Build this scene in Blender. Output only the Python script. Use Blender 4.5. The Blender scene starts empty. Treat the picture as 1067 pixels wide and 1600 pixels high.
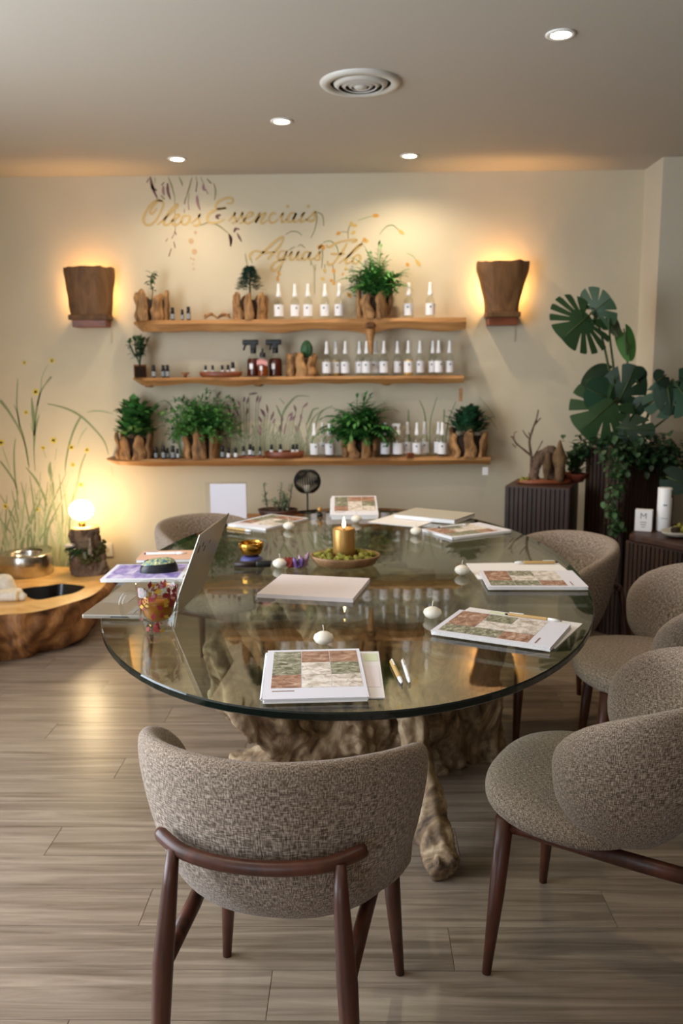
import bpy, bmesh, math, random
from mathutils import Vector, Matrix, noise
random.seed(7)
S = bpy.context.scene
COL = S.collection
PI = math.pi
V3 = Vector

# ------------------------------------------------------------------ camera
FPX, YAW, PITCH, ROLL, EYE = 1333.0, -.0191, .1635, -.0081, 1.396
_f = V3((math.sin(YAW) * math.cos(PITCH), math.cos(YAW) * math.cos(PITCH), -math.sin(PITCH)))
_r = V3((math.cos(YAW), -math.sin(YAW), 0))
_u = _r.cross(_f)
CR = _r * math.cos(ROLL) + _u * math.sin(ROLL)
CU = -_r * math.sin(ROLL) + _u * math.cos(ROLL)
CF = _f
cam = bpy.data.objects.new('camera', bpy.data.cameras.new('camera'))
COL.objects.link(cam)
cam.matrix_world = Matrix(((CR.x, CU.x, -CF.x, 0), (CR.y, CU.y, -CF.y, 0), (CR.z, CU.z, -CF.z, EYE), (0, 0, 0, 1)))
cam.data.sensor_fit = 'VERTICAL'
cam.data.sensor_height = 36
cam.data.lens = FPX / 1600 * 36
cam.data.clip_start = .05
cam.data.dof.use_dof = True
cam.data.dof.focus_distance = 1.75
cam.data.dof.aperture_fstop = 4.2
S.camera = cam


def atY(px, py, Y):
    d = CR * ((px - 533.5) / FPX) + CU * ((800 - py) / FPX) + CF
    return V3((0, 0, EYE)) + d * (Y / d.y)


def atZ(px, py, Z):
    d = CR * ((px - 533.5) / FPX) + CU * ((800 - py) / FPX) + CF
    return V3((0, 0, EYE)) + d * ((Z - EYE) / d.z)


# ------------------------------------------------------------------ world, daylight, exposure
WALL_Y, CEIL, XL, XR, YB = 5.07, 2.5, -2.5, 2.7, -2.0
wd = bpy.data.worlds.new('world')
S.world = wd
wd.use_nodes = True
wd.node_tree.nodes['Background'].inputs[0].default_value = (.60, .74, 1, 1)
wd.node_tree.nodes['Background'].inputs[1].default_value = 1.0
S.view_settings.view_transform = 'Standard'
S.view_settings.look = 'None'
S.view_settings.exposure = 0.25
S.view_settings.gamma = 1.0
S.view_settings.use_curve_mapping = False


def area(name, loc, rot, sx, sy, power, col):
    l = bpy.data.lights.new(name, 'AREA')
    l.shape = 'RECTANGLE'
    l.size, l.size_y, l.energy, l.color = sx, sy, power, col
    o = bpy.data.objects.new(name, l)
    COL.objects.link(o)
    o.location, o.rotation_euler = loc, rot
    return o


# daylight through the shop window behind the camera and the one in the left wall
area('daylight_rear', (-1.35, YB + .03, 1.3), (PI / 2, 0, 0), 1.5, 2.0, 16, (.80, .90, 1))
area('daylight_left', (XL + .03, 1.6, 1.35), (PI / 2, 0, -PI / 2), 2.4, 2.0, 120, (.82, .91, 1))


# ------------------------------------------------------------------ materials
def rgb(h):
    h = h.lstrip('#')
    c = [int(h[i:i + 2], 16) / 255 for i in (0, 2, 4)]
    return tuple((x / 12.92 if x <= .04045 else ((x + .055) / 1.055) ** 2.4) for x in c) + (1,)


MATS = {}


def new(name):
    m = bpy.data.materials.new(name)
    m.use_nodes = True
    MATS[name] = m
    nt = m.node_tree
    return m, nt, nt.nodes['Principled BSDF'], nt.nodes, nt.links.new


def plain(name, col, rough=.5, metal=0, spec=.5, bump=0, bscale=60, var=0.0, vscale=8):
    m, nt, b, N, L = new(name)
    col = rgb(col) if isinstance(col, str) else col
    b.inputs['Base Color'].default_value = col
    b.inputs['Roughness'].default_value = rough
    b.inputs['Metallic'].default_value = metal
    b.inputs['Specular IOR Level'].default_value = spec
    tc = N.new('ShaderNodeTexCoord')
    if var:
        n = N.new('ShaderNodeTexNoise')
        n.inputs['Scale'].default_value = vscale
        n.inputs['Detail'].default_value = 4
        L(tc.outputs['Object'], n.inputs['Vector'])
        r = N.new('ShaderNodeValToRGB')
        r.color_ramp.elements[0].position, r.color_ramp.elements[1].position = .3, .7
        r.color_ramp.elements[0].color = tuple(c * (1 - var) for c in col[:3]) + (1,)
        r.color_ramp.elements[1].color = tuple(min(1, c * (1 + var)) for c in col[:3]) + (1,)
        L(n.outputs['Fac'], r.inputs['Fac'])
        L(r.outputs['Color'], b.inputs['Base Color'])
    if bump:
        n2 = N.new('ShaderNodeTexNoise')
        n2.inputs['Scale'].default_value = bscale
        n2.inputs['Detail'].default_value = 3
        L(tc.outputs['Object'], n2.inputs['Vector'])
        bp = N.new('ShaderNodeBump')
        bp.inputs['Strength'].default_value = bump
        bp.inputs['Distance'].default_value = .01
        L(n2.outputs['Fac'], bp.inputs['Height'])
        L(bp.outputs['Normal'], b.inputs['Normal'])
    return m


def wood(name, cols, scale=(2, 14, 14), rough=.5, bump=.3, rnd=True, dist=1.2, vr=(.86, 1.12)):
    """stretched-noise grain; cols: dark, mid, light"""
    m, nt, b, N, L = new(name)
    tc = N.new('ShaderNodeTexCoord')
    mp = N.new('ShaderNodeMapping')
    mp.inputs['Scale'].default_value = scale
    L(tc.outputs['Object'], mp.inputs['Vector'])
    if rnd:
        oi = N.new('ShaderNodeObjectInfo')
        mu = N.new('ShaderNodeMath')
        mu.operation = 'MULTIPLY'
        mu.inputs[1].default_value = 37
        L(oi.outputs['Random'], mu.inputs[0])
        L(mu.outputs[0], mp.inputs['Location'])
    n = N.new('ShaderNodeTexNoise')
    n.inputs['Scale'].default_value = 1
    n.inputs['Detail'].default_value = 8
    n.inputs['Roughness'].default_value = .62
    n.inputs['Distortion'].default_value = dist
    L(mp.outputs[0], n.inputs['Vector'])
    r = N.new('ShaderNodeValToRGB')
    e = r.color_ramp.elements
    e[0].position, e[0].color = .3, rgb(cols[0])
    e[1].position, e[1].color = .72, rgb(cols[2])
    x = e.new(.5)
    x.color = rgb(cols[1])
    L(n.outputs['Fac'], r.inputs['Fac'])
    out = r.outputs['Color']
    if rnd:
        hs = N.new('ShaderNodeHueSaturation')
        mr = N.new('ShaderNodeMapRange')
        mr.inputs['To Min'].default_value, mr.inputs['To Max'].default_value = vr
        L(oi.outputs['Random'], mr.inputs['Value'])
        L(mr.outputs[0], hs.inputs['Value'])
        L(out, hs.inputs['Color'])
        out = hs.outputs['Color']
    L(out, b.inputs['Base Color'])
    b.inputs['Roughness'].default_value = rough
    bp = N.new('ShaderNodeBump')
    bp.inputs['Strength'].default_value = bump
    bp.inputs['Distance'].default_value = .004
    L(n.outputs['Fac'], bp.inputs['Height'])
    L(bp.outputs['Normal'], b.inputs['Normal'])
    return m


def fabric(name, cols):
    m, nt, b, N, L = new(name)
    uv = N.new('ShaderNodeTexCoord')
    outs = []
    for sc in ((110, 700, 1), (700, 110, 1)):
        mp = N.new('ShaderNodeMapping')
        mp.inputs['Scale'].default_value = sc
        L(uv.outputs['UV'], mp.inputs['Vector'])
        n = N.new('ShaderNodeTexNoise')
        n.inputs['Scale'].default_value = 1
        n.inputs['Detail'].default_value = 2
        L(mp.outputs[0], n.inputs['Vector'])
        outs.append(n.outputs['Fac'])
    ad = N.new('ShaderNodeMath')
    ad.operation = 'ADD'
    L(outs[0], ad.inputs[0])
    L(outs[1], ad.inputs[1])
    hf = N.new('ShaderNodeMath')
    hf.operation = 'MULTIPLY'
    hf.inputs[1].default_value = .5
    L(ad.outputs[0], hf.inputs[0])
    r = N.new('ShaderNodeValToRGB')
    e = r.color_ramp.elements
    e[0].position, e[0].color = .40, rgb(cols[0])
    e[1].position, e[1].color = .60, rgb(cols[2])
    x = e.new(.5)
    x.color = rgb(cols[1])
    L(hf.outputs[0], r.inputs['Fac'])
    L(r.outputs['Color'], b.inputs['Base Color'])
    b.inputs['Roughness'].default_value = .95
    b.inputs['Specular IOR Level'].default_value = .1
    b.inputs['Sheen Weight'].default_value = .15
    bp = N.new('ShaderNodeBump')
    bp.inputs['Strength'].default_value = .55
    bp.inputs['Distance'].default_value = .002
    L(hf.outputs[0], bp.inputs['Height'])
    L(bp.outputs['Normal'], b.inputs['Normal'])
    return m


def glass(name, tint, ior=1.5, rough=0.0, boost=1.0):
    """pane glass: Fresnel reflection over tinted see-through"""
    m = bpy.data.materials.new(name)
    m.use_nodes = True
    MATS[name] = m
    N, L = m.node_tree.nodes, m.node_tree.links.new
    N.clear()
    o = N.new('ShaderNodeOutputMaterial')
    mx = N.new('ShaderNodeMixShader')
    fr = N.new('ShaderNodeFresnel')
    ge = N.new('ShaderNodeNewGeometry')
    mi = N.new('ShaderNodeMapRange')      # same reflectance on both sides of a pane
    mi.inputs['To Min'].default_value, mi.inputs['To Max'].default_value = ior, 1 / ior
    L(ge.outputs['Backfacing'], mi.inputs['Value'])
    L(mi.outputs[0], fr.inputs['IOR'])
    tr = N.new('ShaderNodeBsdfTransparent')
    tr.inputs[0].default_value = tint + (1,)
    gl = N.new('ShaderNodeBsdfGlossy')
    gl.inputs['Roughness'].default_value = rough
    gl.inputs[0].default_value = (1, 1, 1, 1)
    L(fr.outputs[0], mx.inputs[0])
    L(tr.outputs[0], mx.inputs[1])
    L(gl.outputs[0], mx.inputs[2])
    L(mx.outputs[0], o.inputs[0])
    return m


def emit(name, col, strength):
    m = bpy.data.materials.new(name)
    m.use_nodes = True
    MATS[name] = m
    N, L = m.node_tree.nodes, m.node_tree.links.new
    N.clear()
    o = N.new('ShaderNodeOutputMaterial')
    e = N.new('ShaderNodeEmission')
    e.inputs[0].default_value = col + (1,)
    e.inputs[1].default_value = strength
    L(e.outputs[0], o.inputs[0])
    return m


def painted(name, rough=.6):
    """paint whose own colour is carried per vertex (flat print and foliage)"""
    m, nt, b, N, L = new(name)
    a = N.new('ShaderNodeVertexColor')
    a.layer_name = 'Col'
    L(a.outputs['Color'], b.inputs['Base Color'])
    b.inputs['Roughness'].default_value = rough
    return m


def print_photo(name, cols, scale):
    """small printed photograph"""
    m, nt, b, N, L = new(name)
    tc = N.new('ShaderNodeTexCoord')
    oi = N.new('ShaderNodeObjectInfo')
    mu = N.new('ShaderNodeMath')
    mu.operation = 'MULTIPLY'
    mu.inputs[1].default_value = 53
    L(oi.outputs['Random'], mu.inputs[0])
    mp = N.new('ShaderNodeMapping')
    mp.inputs['Scale'].default_value = scale
    L(tc.outputs['Object'], mp.inputs['Vector'])
    L(mu.outputs[0], mp.inputs['Location'])
    n = N.new('ShaderNodeTexNoise')
    n.inputs['Scale'].default_value = 1
    n.inputs['Detail'].default_value = 5
    n.inputs['Roughness'].default_value = .65
    n.inputs['Distortion'].default_value = .6
    L(mp.outputs[0], n.inputs['Vector'])
    r = N.new('ShaderNodeValToRGB')
    e = r.color_ramp.elements
    e[0].position, e[0].color = .3, rgb(cols[0])
    e[1].position, e[1].color = .7, rgb(cols[-1])
    for i, c in enumerate(cols[1:-1]):
        x = e.new(.3 + .4 * (i + 1) / (len(cols) - 1))
        x.color = rgb(c)
    L(n.outputs['Fac'], r.inputs['Fac'])
    L(r.outputs['Color'], b.inputs['Base Color'])
    b.inputs['Roughness'].default_value = .45
    return m


wood('floor', ('#665646', '#897868', '#a4927f'), (1.5, 30, 30), .3, .06, True, 1.0, (.93, 1.06))
plain('floor_base', '#4a4038', .9)
plain('wall', '#cdbfa4', .85, bump=.25, bscale=9, var=.03, vscale=3)
plain('wall_plain', '#c9bda6', .85, bump=.1, bscale=20)
plain('wall_brown', '#6b5846', .8)
plain('ceiling', '#b9b0a3', .7, bump=.12, bscale=3)
plain('white_paint', '#e6e2da', .5)
plain('vent_white', '#c9c4ba', .45)
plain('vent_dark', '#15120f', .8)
fabric('fabric', ('#524539', '#857465', '#bba998'))
wood('walnut', ('#341a10', '#4a2618', '#5c3122'), (20, 20, 3), .38, .05, False)
wood('shelf_wood', ('#7a4e28', '#a17140', '#bd8d56'), (1.3, 16, 22), .5, .2, True, 1.5)
wood('driftwood', ('#2a1a10', '#80664b', '#c4ad8e'), (7, 7, 5), .8, 1.0, False, 2.6)
wood('driftwood_grey', ('#4f4238', '#8d7d6b', '#b9a88f'), (3, 9, 9), .8, .7, True, 1.5)
wood('stave_wood', ('#432c18', '#94693f', '#c49862'), (26, 26, 6), .75, .7, True, 1.3)
wood('sconce_wood', ('#472d16', '#6b4825', '#835d36'), (9, 9, 3), .7, .5, True, 1.2)
wood('burl_side', ('#2c1808', '#7a4c22', '#b98046'), (5, 5, 4), .7, 1.0, False, 2.2)
wood('burl_top', ('#b07c40', '#d6a661', '#e8c084'), (3, 3, 3), .4, .1, False, 2)
wood('dark_slat', ('#1c0f08', '#362114', '#4c3321'), (30, 30, 2.5), .5, .1, True)
plain('slat_back', '#120c09', .8)
wood('dark_plank', ('#2c1a14', '#40281f', '#553628'), (2, 12, 12), .5, .2, False)
wood('tray_wood', ('#6e4a2a', '#98704a', '#b89066'), (12, 12, 6), .55, .2, True)
wood('red_wood', ('#4e2414', '#7c3f22', '#93532f'), (3, 12, 12), .45, .2, True)
wood('bark', ('#3b2a20', '#66503f', '#8b735c'), (9, 9, 6), .9, .9, False, 1.5)
wood('dry_brown', ('#3a2818', '#644a2e', '#8a6c48'), (12, 12, 4), .85, .5, False, 1.3)
plain('black_resin', '#0d0c0e', .25)
plain('soil', '#2a1d14', .95, bump=.8, bscale=90)
plain('black_plastic', '#0f0f10', .4)
plain('black_metal', '#141312', .45, .6)
plain('white_plastic', '#f2f0ee', .35)
plain('label_white', '#e9e8ea', .6)
plain('label_grey', '#8f9494', .6)
plain('label_mark', '#5d5f6a', .6)
plain('oil_glass', '#141210', .15)
plain('paper', '#efebe9', .75)
plain('paper_cool', '#e4e2ec', .7)
plain('paper_pink', '#eee3e6', .7)
plain('paper_green', '#dfe6c6', .7)
plain('peach_card', '#e2b498', .7)
plain('ink', '#8c6a5c', .7)
plain('ink_dark', '#33333a', .6)
plain('silver', '#a8a195', .36, .8)
plain('silver_pad', '#a9a49a', .4, .6)
plain('key', '#8b867d', .5)
plain('steel', '#b9b3a8', .22, 1)
plain('brass', '#b98a3a', .25, 1)
plain('gold_wax', '#b58a4a', .38, .55)
plain('wax', '#ece3d2', .5)
plain('bamboo', '#c9a365', .5)
plain('terracotta', '#74331c', .8)
plain('cloth', '#d9cfc0', .9, var=.12, vscale=40)
plain('ceramic_grey', '#b9b2a4', .6)
plain('outlet_white', '#ddd6c8', .4)
plain('cord', '#b8ab92', .6)
plain('moss', '#8a8432', .95, var=.35, vscale=40)
plain('moss_dark', '#4a4620', .95, var=.4, vscale=50)
plain('crystal_red', '#7d2a22', .15)
plain('crystal_purple', '#6a4f86', .2)
plain('crystal_pink', '#9c7a86', .35)
plain('cushion_blue', '#4a4d86', .6)
plain('mallet_dark', '#2a1811', .5)
plain('gold_paint', '#c4a468', .5, .1)
plain('amber_liquid', '#4a1408', .12)
plain('orange_liquid', '#8a3c0e', .12)
plain('pale_liquid', '#c9a04c', .15)
plain('pink_cloth', '#d99a96', .8)
plain('tea', '#a8660f', .08)
plain('petal_red', '#8e1a1c', .6)
plain('petal_yellow', '#c99a2a', .6)
glass('table_glass', (.80, .83, .74), 1.52)
glass('clear_glass', (.93, .94, .92), 1.45)
glass('amber_glass', (.62, .42, .25), 1.45)
glass('acrylic', (.95, .95, .95), 1.4)
m = plain('glass_edge', '#0a1512', .08)
painted('mural_paint', .8)
painted('leaf', .55)
painted('dry', .85)
print_photo('photo_green', ('#34382a', '#66694f', '#a3a08a', '#d8d3c8'), (60, 90, 60))
print_photo('photo_rust', ('#583a2b', '#8d5f48', '#b78f78', '#dcc6b6'), (35, 60, 35))
print_photo('photo_pale', ('#8a7d6e', '#c9bcae', '#efe6de', '#f4efea'), (45, 45, 45))
print_photo('mouse_pattern', ('#0d1418', '#3f7f8c', '#c9bb62', '#dfe8e6'), (130, 130, 130))
print_photo('photo_purple', ('#55489a', '#8f7fc0', '#c2b4dc', '#e2dcee'), (14, 22, 14))
emit('downlight_glow', (1, .86, .64), 30)
emit('globe_glow', (1, .74, .40), 48)
emit('sconce_glow', (1, .55, .16), 60)
emit('flame', (1, .72, .32), 14)


# ------------------------------------------------------------------ mesh builder
class MB:
    def __init__(s):
        s.v, s.f, s.uv, s.c, s.mi = [], [], [], [], []
        s.col = None
        s.m = 0

    def _add(s, vs, fs, uv=None):
        o = len(s.v)
        s.v += [tuple(p) for p in vs]
        s.f += [tuple(i + o for i in f) for f in fs]
        s.mi += [s.m] * len(fs)
        s.uv += uv if uv else [(p[0], p[1]) for p in vs]
        s.c += [s.col or (1, 1, 1, 1)] * len(vs)
        return s

    def box(s, c, d, R=None):
        c = V3(c)
        vs = []
        for z in (-1, 1):
            for x, y in ((-1, -1), (1, -1), (1, 1), (-1, 1)):
                p = V3((x * d[0] / 2, y * d[1] / 2, z * d[2] / 2))
                vs.append(c + (R @ p if R else p))
        return s._add(vs, [(3, 2, 1, 0), (4, 5, 6, 7), (0, 1, 5, 4), (1, 2, 6, 5), (2, 3, 7, 6), (3, 0, 4, 7)])

    def tube(s, pts, rad, n=8, cap=True, flat=1.0):
        pts = [V3(p) for p in pts]
        if not hasattr(rad, '__len__'):
            rad = [rad] * len(pts)
        vs, fs = [], []
        t0 = (pts[1] - pts[0]).normalized()
        up = V3((0, 0, 1)) if abs(t0.z) < .9 else V3((1, 0, 0))
        nrm = (up - t0 * up.dot(t0)).normalized()
        for i, p in enumerate(pts):
            t = (pts[min(i + 1, len(pts) - 1)] - pts[max(i - 1, 0)]).normalized()
            nrm = (nrm - t * nrm.dot(t)).normalized()
            b = t.cross(nrm)
            for k in range(n):
                a = 2 * PI * k / n
                vs.append(p + (nrm * math.cos(a) * flat + b * math.sin(a)) * rad[i])
        for i in range(len(pts) - 1):
            for k in range(n):
                fs.append((i * n + k, i * n + (k + 1) % n, (i + 1) * n + (k + 1) % n, (i + 1) * n + k))
        if cap:
            fs.append(tuple(range(n - 1, -1, -1)))
            fs.append(tuple((len(pts) - 1) * n + k for k in range(n)))
        return s._add(vs, fs)

    def lathe(s, prof, n=20, c=(0, 0, 0), a0=0, a1=2 * PI, sx=1, sy=1):
        full = abs(a1 - a0 - 2 * PI) < 1e-6
        m = n if full else n + 1
        vs, fs = [], []
        for r, z in prof:
            for k in range(m):
                a = a0 + (a1 - a0) * k / n
                vs.append((c[0] + r * math.cos(a) * sx, c[1] + r * math.sin(a) * sy, c[2] + z))
        for i in range(len(prof) - 1):
            for k in range(n):
                k2 = (k + 1) % m if full else k + 1
                fs.append((i * m + k, i * m + k2, (i + 1) * m + k2, (i + 1) * m + k))
        return s._add(vs, fs)

    def grid(s, fn, nu, nv, wrapu=False, uvf=None):
        vs, fs, uv = [], [], []
        mu = nu if wrapu else nu + 1
        for j in range(nv + 1):
            for i in range(mu):
                u, v = i / nu, j / nv
                p = fn(u, v)
                vs.append(p)
                uv.append(uvf(u, v, p) if uvf else (u, v))
        for j in range(nv):
            for i in range(nu):
                i2 = (i + 1) % mu
                fs.append((j * mu + i, j * mu + i2, (j + 1) * mu + i2, (j + 1) * mu + i))
        return s._add(vs, fs, uv)

    def prism(s, poly, z0, z1):
        n = len(poly)
        vs = [(x, y, z0) for x, y in poly] + [(x, y, z1) for x, y in poly]
        fs = [tuple(range(n - 1, -1, -1)), tuple(range(n, 2 * n))]
        fs += [(i, (i + 1) % n, n + (i + 1) % n, n + i) for i in range(n)]
        return s._add(vs, fs)

    def poly(s, pts):
        return s._add(pts, [tuple(range(len(pts)))])

    def ball(s, c, r, n=10, sz=1, jit=0):
        def fn(u, v):
            a, t = 2 * PI * u, PI * v
            d = V3((math.sin(t) * math.cos(a), math.sin(t) * math.sin(a), -math.cos(t) * sz))
            k = 1 + (jit * noise.noise(d * 2.1 + V3(c) * 31) if jit else 0)
            return V3(c) + d * r * k
        return s.grid(fn, n, max(4, n // 2), True)

    def mesh(s, name, mats, smooth=True, flatset=()):
        me = bpy.data.meshes.new(name)
        me.from_pydata(s.v, [], s.f)
        for mm in ([mats] if isinstance(mats, str) else mats):
            me.materials.append(MATS[mm])
        me.polygons.foreach_set('material_index', s.mi)
        if smooth:
            me.polygons.foreach_set('use_smooth', [True] * len(me.polygons))
        uvl = me.uv_layers.new(name='UVMap')
        for lp in me.loops:
            uvl.data[lp.index].uv = s.uv[lp.vertex_index]
        if any(c != (1, 1, 1, 1) for c in s.c):
            ca = me.color_attributes.new('Col', 'FLOAT_COLOR', 'POINT')
            ca.data.foreach_set('color', [x for c in s.c for x in c])
        me.update()
        return me

    def obj(s, name, mats, parent=None, smooth=True, loc=(0, 0, 0), rot=(0, 0, 0), auto=None, kind=None):
        o = bpy.data.objects.new(name, s.mesh(name, mats, smooth))
        COL.objects.link(o)
        o.location, o.rotation_euler = loc, rot
        if parent:
            o.parent = parent
        if kind:
            o['kind'] = kind
        if auto:
            o.data.set_sharp_from_angle(angle=math.radians(auto))
        return o


def tag(o, label, cat, group=None):
    o['label'], o['category'] = label, cat
    if group:
        o['group'] = group
    return o


def thing(name, label, cat, loc=(0, 0, 0), rz=0, group=None):
    o = bpy.data.objects.new(name, None)
    COL.objects.link(o)
    o.empty_display_size = .05
    o.location, o.rotation_euler = loc, (0, 0, rz)
    return tag(o, label, cat, group)


def share(src, name=None, parent=None, loc=(0, 0, 0), rot=(0, 0, 0), scale=(1, 1, 1), mat_=None):
    o = src.copy()
    COL.objects.link(o)
    if name:
        o.name = name
    o.parent = parent
    o.location, o.rotation_euler, o.scale = loc, rot, scale
    return o


def copy_tree(o, parent=None):
    c = o.copy()
    COL.objects.link(c)
    c.parent = parent
    for ch in list(o.children):
        copy_tree(ch, c)
    return c


def bevel(o, w, seg=2, ang=40):
    b = o.modifiers.new('bevel', 'BEVEL')
    b.width, b.segments, b.limit_method, b.angle_limit = w, seg, 'ANGLE', math.radians(ang)
    return o


def structure(o):
    o['kind'] = 'structure'
    return o


def smoothpath(pts, k=6):
    pts = [V3(p) for p in pts]
    out = []
    for i in range(len(pts) - 1):
        p0, p1, p2, p3 = pts[max(i - 1, 0)], pts[i], pts[i + 1], pts[min(i + 2, len(pts) - 1)]
        for j in range(k):
            t = j / k
            out.append(.5 * ((2 * p1) + (p2 - p0) * t + (2 * p0 - 5 * p1 + 4 * p2 - p3) * t * t + (3 * p1 - p0 - 3 * p2 + p3) * t ** 3))
    out.append(pts[-1])
    return out


ORD = ['first', 'second', 'third', 'fourth', 'fifth', 'sixth', 'seventh', 'eighth', 'ninth', 'tenth', 'eleventh', 'twelfth', 'thirteenth', 'fourteenth']
RT = random.Random(11)


def spow(x, e):
    return math.copysign(abs(x) ** e, x)


# ================================================================== STRUCTURE
# floor: base slab plus separate planks running across the room
fl = structure(MB().box(((XL + XR) / 2, (YB + WALL_Y) / 2, -.02), (XR - XL + .2, WALL_Y - YB + .2, .03)).obj('floor', 'floor_base', smooth=False))
PW, PL = .16, 1.22
plank_me = None
y = 2.451 - PW * 28
row = 0
while y < WALL_Y + .01:
    off = (-.866 + (row - 27) * .43) % PL - PL
    x = XL + off
    y0, y1 = max(y, YB), min(y + PW, WALL_Y)
    if y1 - y0 > .02:
        while x < XR:
            a, b = max(x, XL), min(x + PL, XR)
            if b - a > .03:
                full = b - a > PL - .001 and y1 - y0 > PW - .001
                g = .0005
                if full and plank_me:
                    o = bpy.data.objects.new('plank', plank_me)
                    COL.objects.link(o)
                else:
                    mb = MB()
                    w, d = b - a - g, y1 - y0 - g
                    mb.box((0, 0, -.0035), (w, d, .005)).box((0, 0, -.0006), (w - .002, d - .002, .0012))
                    mb.f = mb.f
                    o = mb.obj('plank', 'floor', smooth=False)
                    if full:
                        plank_me = o.data
                o.location = ((a + b) / 2, (y0 + y1) / 2, 0)
                o.parent = fl
            x += PL
    y += PW
    row += 1

structure(MB().box(((XL + 1.625) / 2, WALL_Y + .06, CEIL / 2), (1.625 - XL + .12, .12, CEIL)).obj('wall_back', 'wall', smooth=False))
structure(MB().box(((1.625 + XR) / 2 + .06, 4.78 + .2, CEIL / 2), (XR - 1.625 + .12, .4, CEIL)).obj('wall_pier', 'wall_plain', smooth=False))
structure(MB().box((XR + .06, (YB + WALL_Y) / 2, CEIL / 2), (.12, WALL_Y - YB, CEIL)).obj('wall_right', 'wall_brown', smooth=False))
structure(MB().box(((XL + XR) / 2, (YB + WALL_Y) / 2, CEIL + .04), (XR - XL + .3, WALL_Y - YB + .3, .08)).obj('ceiling', 'ceiling', smooth=False))


def wall_with_hole(name, axis, fixed, lo, hi, h0, h1, z0, z1):
    mb = MB()

    def bx(a, b, c, d):
        if axis == 'x':
            mb.box(((a + b) / 2, fixed, (c + d) / 2), (b - a, .12, d - c))
        else:
            mb.box((fixed, (a + b) / 2, (c + d) / 2), (.12, b - a, d - c))
    bx(lo, h0, 0, CEIL)
    bx(h1, hi, 0, CEIL)
    bx(h0, h1, 0, z0)
    bx(h0, h1, z1, CEIL)
    return structure(mb.obj(name, 'wall_plain', smooth=False))


wall_with_hole('wall_left', 'y', XL - .06, YB, WALL_Y, 0.4, 2.8, .35, 2.35)
wall_with_hole('wall_rear', 'x', YB - .06, XL, XR, -2.1, -.6, .3, 2.3)
for nm, ax, fx, a, b, c, d in (('window_1', 'y', XL - .06, 0.4, 2.8, .35, 2.35), ('window_2', 'x', YB - .06, -2.1, -.6, .3, 2.3)):
    root = structure(bpy.data.objects.new(nm, None))
    COL.objects.link(root)
    fr = MB()
    for u0, u1, v0, v1 in ((a, b, c, c + .05), (a, b, d - .05, d), (a, a + .05, c, d), (b - .05, b, c, d), ((a + b) / 2 - .02, (a + b) / 2 + .02, c, d)):
        if ax == 'x':
            fr.box(((u0 + u1) / 2, fx, (v0 + v1) / 2), (u1 - u0, .05, v1 - v0))
        else:
            fr.box((fx, (u0 + u1) / 2, (v0 + v1) / 2), (.05, u1 - u0, v1 - v0))
    fr.obj('window_frame', 'white_paint', root, smooth=False)
    if ax == 'x':
        MB().box(((a + b) / 2, fx - .01, (c + d) / 2), (b - a, .006, d - c)).obj('pane', 'acrylic', root, smooth=False)
    else:
        MB().box((fx - .01, (a + b) / 2, (c + d) / 2), (.006, b - a, d - c)).obj('pane', 'acrylic', root, smooth=False)
structure(MB().box(((XL + 1.625) / 2, WALL_Y - .006, .035), (1.625 - XL, .012, .07)).obj('baseboard_back', 'white_paint', smooth=False))


# ceiling downlights
def downlight(x, y, label, power, blend=.85, size=2.7):
    t = thing('downlight', label, 'ceiling light', (x, y, CEIL), 0, 'recessed ceiling downlights')
    MB().lathe([(.032, -.001), (.034, -.005), (.046, -.006), (.05, -.003), (.05, 0)], 28).obj('trim_ring', 'white_paint', t)
    MB().lathe([(.0001, -.0035), (.033, -.0035)], 28).obj('lens', 'downlight_glow', t)
    l = bpy.data.lights.new('downlight_spot', 'SPOT')
    l.energy, l.color, l.spot_size, l.spot_blend, l.shadow_soft_size = power, (1, .82, .58), size, blend, .03
    o = bpy.data.objects.new('downlight_spot', l)
    COL.objects.link(o)
    o.location = (x, y, CEIL - .012)
    return t


downlight(-.934, 4.689, 'round ceiling downlight nearest the left wooden sconce', 17)
downlight(.28, 4.685, 'round ceiling downlight above the right end of the shelves', 30)
downlight(-.33, 4.035, 'round ceiling downlight in front of the painted lettering', 24)
downlight(.685, 3.079, 'round ceiling downlight right of the air vent, nearest the camera', 26)
downlight(-.75, 1.2, 'round ceiling downlight over the floor beside the near chair', 14)
downlight(.7, .6, 'round ceiling downlight behind the camera', 8)

# air vent
t = thing('air_vent', 'round ceiling air vent with concentric rings', 'vent', (.02, 3.535, CEIL))
MB().lathe([(.118, -.004), (.122, -.013), (.15, -.012), (.159, -.002), (.159, 0)], 48).obj('flange', 'vent_white', t)
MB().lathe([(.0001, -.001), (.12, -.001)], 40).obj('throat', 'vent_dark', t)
for r in (.104, .078, .054):
    MB().lathe([(r - .02, -.018), (r - .017, -.021), (r, -.008), (r + .002, -.003), (r - .002, -.004), (r - .02, -.018)], 40).obj('ring', 'vent_white', t)
MB().lathe([(.0001, -.024), (.02, -.023), (.03, -.015), (.03, -.012)], 32).obj('centre_disc', 'vent_white', t)

# ================================================================== TABLE
TZ = .75


def table_outline(k=0, n=96):
    pts = []
    for i in range(n):
        a = 2 * PI * i / n
        e = 2 / 2.12
        x = (.735 - k) * spow(math.cos(a), e)
        yy = (1.245 - k) * spow(math.sin(a), e)
        th = -.03
        pts.append((-.02 + x * math.cos(th) - yy * math.sin(th), 2.795 + x * math.sin(th) + yy * math.cos(th)))
    return pts


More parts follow.
